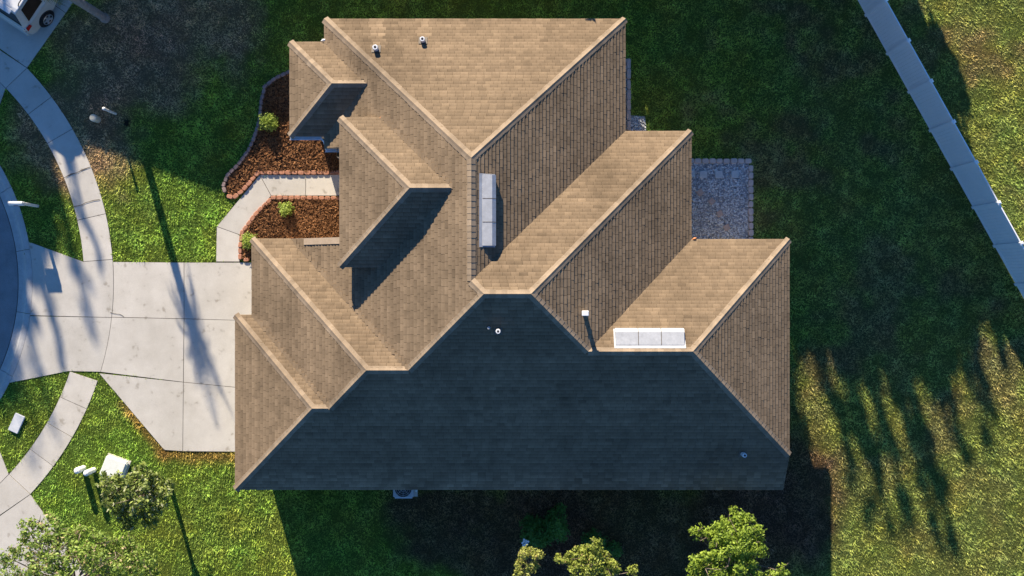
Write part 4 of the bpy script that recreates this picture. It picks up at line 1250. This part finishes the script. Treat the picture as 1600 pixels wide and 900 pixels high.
# ---------------------------------------------------------------- minivan
def minivan():
    f = Vector((.55, .835)).normalized(); ang = math.atan2(f.y, f.x)
    corner = Vector(P(62, 62)); r_ = Vector((f.y, -f.x))
    o = corner - r_ * .96
    root = empty('minivan', (o.x, o.y, .034), ang)      # +x forward from the rear bumper, +y to its left
    tag(root, 'silver and white minivan parked on the shaded driveway', 'minivan')
    # body: sections along x: (x, half width low, half width belt, z low, z belt)
    sec = [(0.0, .80, .82, .42, .98), (.05, .90, .92, .34, 1.02), (.22, .955, .96, .27, 1.06), (.9, .97, .965, .24, 1.07), (2.6, .97, .965, .24, 1.05), (3.7, .96, .95, .25, 1.02),
           (4.35, .94, .90, .26, .94), (4.8, .86, .80, .30, .82), (4.95, .72, .68, .38, .70)]
    vs_, fs_ = [], []
    def loop(s_):
        x, wl, wb, zl, zb = s_
        zm = zl + (zb - zl) * .45
        pr = [(-wl * .9, zl), (-wl, zl + .10), (-wl - .012, zm), (-wb, zb - .06), (-wb * .95, zb), (0, zb + .015), (wb * .95, zb), (wb, zb - .06), (wl + .012, zm), (wl, zl + .10), (wl * .9, zl)]
        return [(x, y, z) for y, z in pr]
    k = 11
    for s_ in sec: vs_ += loop(s_)
    for i in range(len(sec) - 1):
        for j in range(k):
            jj = (j + 1) % k
            fs_.append((i * k + j, i * k + jj, (i + 1) * k + jj, (i + 1) * k + j))
    fs_ += [tuple(range(k)), tuple((len(sec) - 1) * k + j for j in range(k - 1, -1, -1))]
    MB().add(vs_, fs_).build('body', M['car_body'], root, smooth=False, bevel=.012, seg=2)
    # cabin
    lowr = [(.10, .86, 1.03), (.30, .93, 1.05), (2.7, .93, 1.04), (3.75, .86, 1.0)]
    upr = [(.42, .70, 1.72), (.62, .735, 1.755), (2.2, .735, 1.77), (2.85, .69, 1.70)]
    L_ = [(x, -w, z) for x, w, z in lowr] + [(x, w, z) for x, w, z in reversed(lowr)]
    U_ = [(x, -w, z) for x, w, z in upr] + [(x, w, z) for x, w, z in reversed(upr)]
    n = len(L_)
    MB().add(L_ + U_, [(i, (i + 1) % n, n + (i + 1) % n, n + i) for i in range(n)] + [tuple(range(n, 2 * n))]).build('cabin', M['car_body'], root, bevel=.03, seg=2)
    T_ = [(x + (.03 if i in (0, 7) else 0), y * .96, z + .022) for i, (x, y, z) in enumerate(U_)]
    T2 = [(x, y * .985, z - .02) for (x, y, z) in U_]
    MB().add(T2 + T_, [(i, (i + 1) % n, n + (i + 1) % n, n + i) for i in range(n)] + [tuple(range(n, 2 * n))]).build('roof', M['car_roof'], root, bevel=.012, seg=1)
    def panel(name, quad, mat, off, parent=root):
        q = [Vector(p) for p in quad]; nr = (q[1] - q[0]).cross(q[-1] - q[0]).normalized()
        vs_ = [(p + nr * off)[:] for p in q] + [(p - nr * .01)[:] for p in q]; m_ = len(q)
        return MB().add(vs_, [tuple(range(m_)), tuple(range(2 * m_ - 1, m_ - 1, -1))] + [(i, m_ + i, m_ + (i + 1) % m_, (i + 1) % m_) for i in range(m_)]).build(name, mat, parent)
    def lerp3(a, b, t): return tuple(a[i] + (b[i] - a[i]) * t for i in range(3))
    # side glass (right: y<0, left: y>0): between lower edge pts and upper edge pts
    for sg in (-1, 1):
        def P2(x, t):          # point on the side at length x and height fraction t
            lo = np.interp(x, [.30, 2.7], [.93, .93]); zl = np.interp(x, [.30, 2.7], [1.05, 1.04])
            return (x + .30 * t * (1 if x < .8 else (-.25 if x > 2.4 else .0)), sg * (lo + (.735 - lo) * t), zl + (1.755 - zl) * t)
        for x0, x1, nm in ((.42, 1.42, 'window'), (1.52, 2.30, 'window'), (2.36, 2.95, 'window')):
            q = [P2(x0, .10), P2(x1, .10), P2(x1, .86), P2(x0, .86)]
            if sg > 0: q = q[::-1]
            panel(nm, q, M['brown_glass'], .014)
        # tail lamp
        q = [(.085, sg * .945, .86), (.36, sg * .982, .92), (.36, sg * .972, 1.05), (.14, sg * .93, 1.05)]
        if sg > 0: q = q[::-1]
        panel('tail_lamp', q, M['red_lens'], .02)
        q = [(.005, sg * .60, .84), (.03, sg * .90, .84), (.075, sg * .90, 1.02), (.03, sg * .68, 1.0)]
        if sg < 0: q = q[::-1]
        panel('tail_lamp', q, M['red_lens'], .03)
        MB().tube([(.75, sg * .66, 1.77), (.85, sg * .66, 1.83), (2.3, sg * .66, 1.835), (2.4, sg * .66, 1.77)], [.018] * 4, 8).build('roof_rail', M['dark'], root)
        MB().box((2.95, sg * 1.03, 1.08), (.12, .22, .15)).build('mirror', M['car_body'], root, bevel=.03)
        MB().box((1.35, sg * .978, .98), (.2, .03, .035)).build('door_handle', M['car_body'], root, bevel=.008, seg=1)
    lo0, lo1, up0, up1 = (.10, -.80, 1.05), (.10, .80, 1.05), (.42, -.66, 1.70), (.42, .66, 1.70)
    q = [lerp3(lo1, up1, .12), lerp3(lo0, up0, .12), lerp3(lo0, up0, .9), lerp3(lo1, up1, .9)]
    rw = panel('rear_window', q, M['glass'], .02)
    MB().tube([(.14, 0, 1.19), (.17, .5, 1.21)], [.012, .008], 6).build('wiper', M['dark'], rw)
    q = [(3.75, -.80, 1.04), (3.75, .80, 1.04), (2.9, .64, 1.68), (2.9, -.64, 1.68)]
    panel('windscreen', q, M['glass'], .02)
    MB().box((-.03, 0, .50), (.16, 1.72, .22)).build('bumper', M['car_body'], root, bevel=.06, seg=3)
    MB().box((-.02, 0, .385), (.14, 1.5, .05)).build('bumper_trim', M['dark'], root, bevel=.01, seg=1)
    MB().box((.0, 0, .80), (.03, .34, .13)).build('number_plate', M['white_plastic'], root)
    MB().box((.40, 0, 1.775), (.22, 1.1, .03)).build('spoiler', M['car_roof'], root, bevel=.01, seg=1)
    for x in (.90, 3.95):
        for sg in (-1, 1):
            wroot = empty('wheel', (x, sg * .90, .335), 0, root)
            # arch
            MB().tube([(x, sg * .93, .36), (x, sg * .985, .36)], [.40, .40], 28).build('wheel_arch', M['dark'], root)
            t_ = MB(); prof = [(.335, -.08), (.335, .08), (.31, .105), (.235, .11), (.235, -.11), (.31, -.105)]
            m_ = len(prof); ns = 28
            t_.add([(rr_ * math.cos(2 * math.pi * s_ / ns), sg * w_ + sg * .02, rr_ * math.sin(2 * math.pi * s_ / ns)) for s_ in range(ns) for rr_, w_ in prof],
                   [(s_ * m_ + j, s_ * m_ + (j + 1) % m_, ((s_ + 1) % ns) * m_ + (j + 1) % m_, ((s_ + 1) % ns) * m_ + j) for s_ in range(ns) for j in range(m_)])
            t_.build('tyre', M['rubber'], wroot)
            rm = MB()
            for s_ in range(5):
                a = 2 * math.pi * s_ / 5 + .3
                c, s2 = math.cos(a), math.sin(a)
                q = []
                for yo in (.095, .125):
                    for rr_, ww in ((.03, .055), (.225, .038), (.225, -.038), (.03, -.055)):
                        q.append((rr_ * c - ww * s2, sg * (yo + .004), rr_ * s2 + ww * c))
                rm.add(q, [(0, 1, 2, 3), (7, 6, 5, 4), (0, 4, 5, 1), (1, 5, 6, 2), (2, 6, 7, 3), (3, 7, 4, 0)])
            rm.tube([(0, sg * .09, 0), (0, sg * .135, 0)], [.065, .05], 14)
            ringp = [(.232 * math.cos(2 * math.pi * s_ / 28), sg * .125, .232 * math.sin(2 * math.pi * s_ / 28)) for s_ in range(29)]
            rm.tube(ringp, [.014] * 29, 6, cap=False)
            rm.build('rim', M['alloy'], wroot)
            MB().tube([(0, sg * .05, 0), (0, sg * .09, 0)], [.23, .23], 24).build('brake_disc', M['dark'], wroot)
minivan()
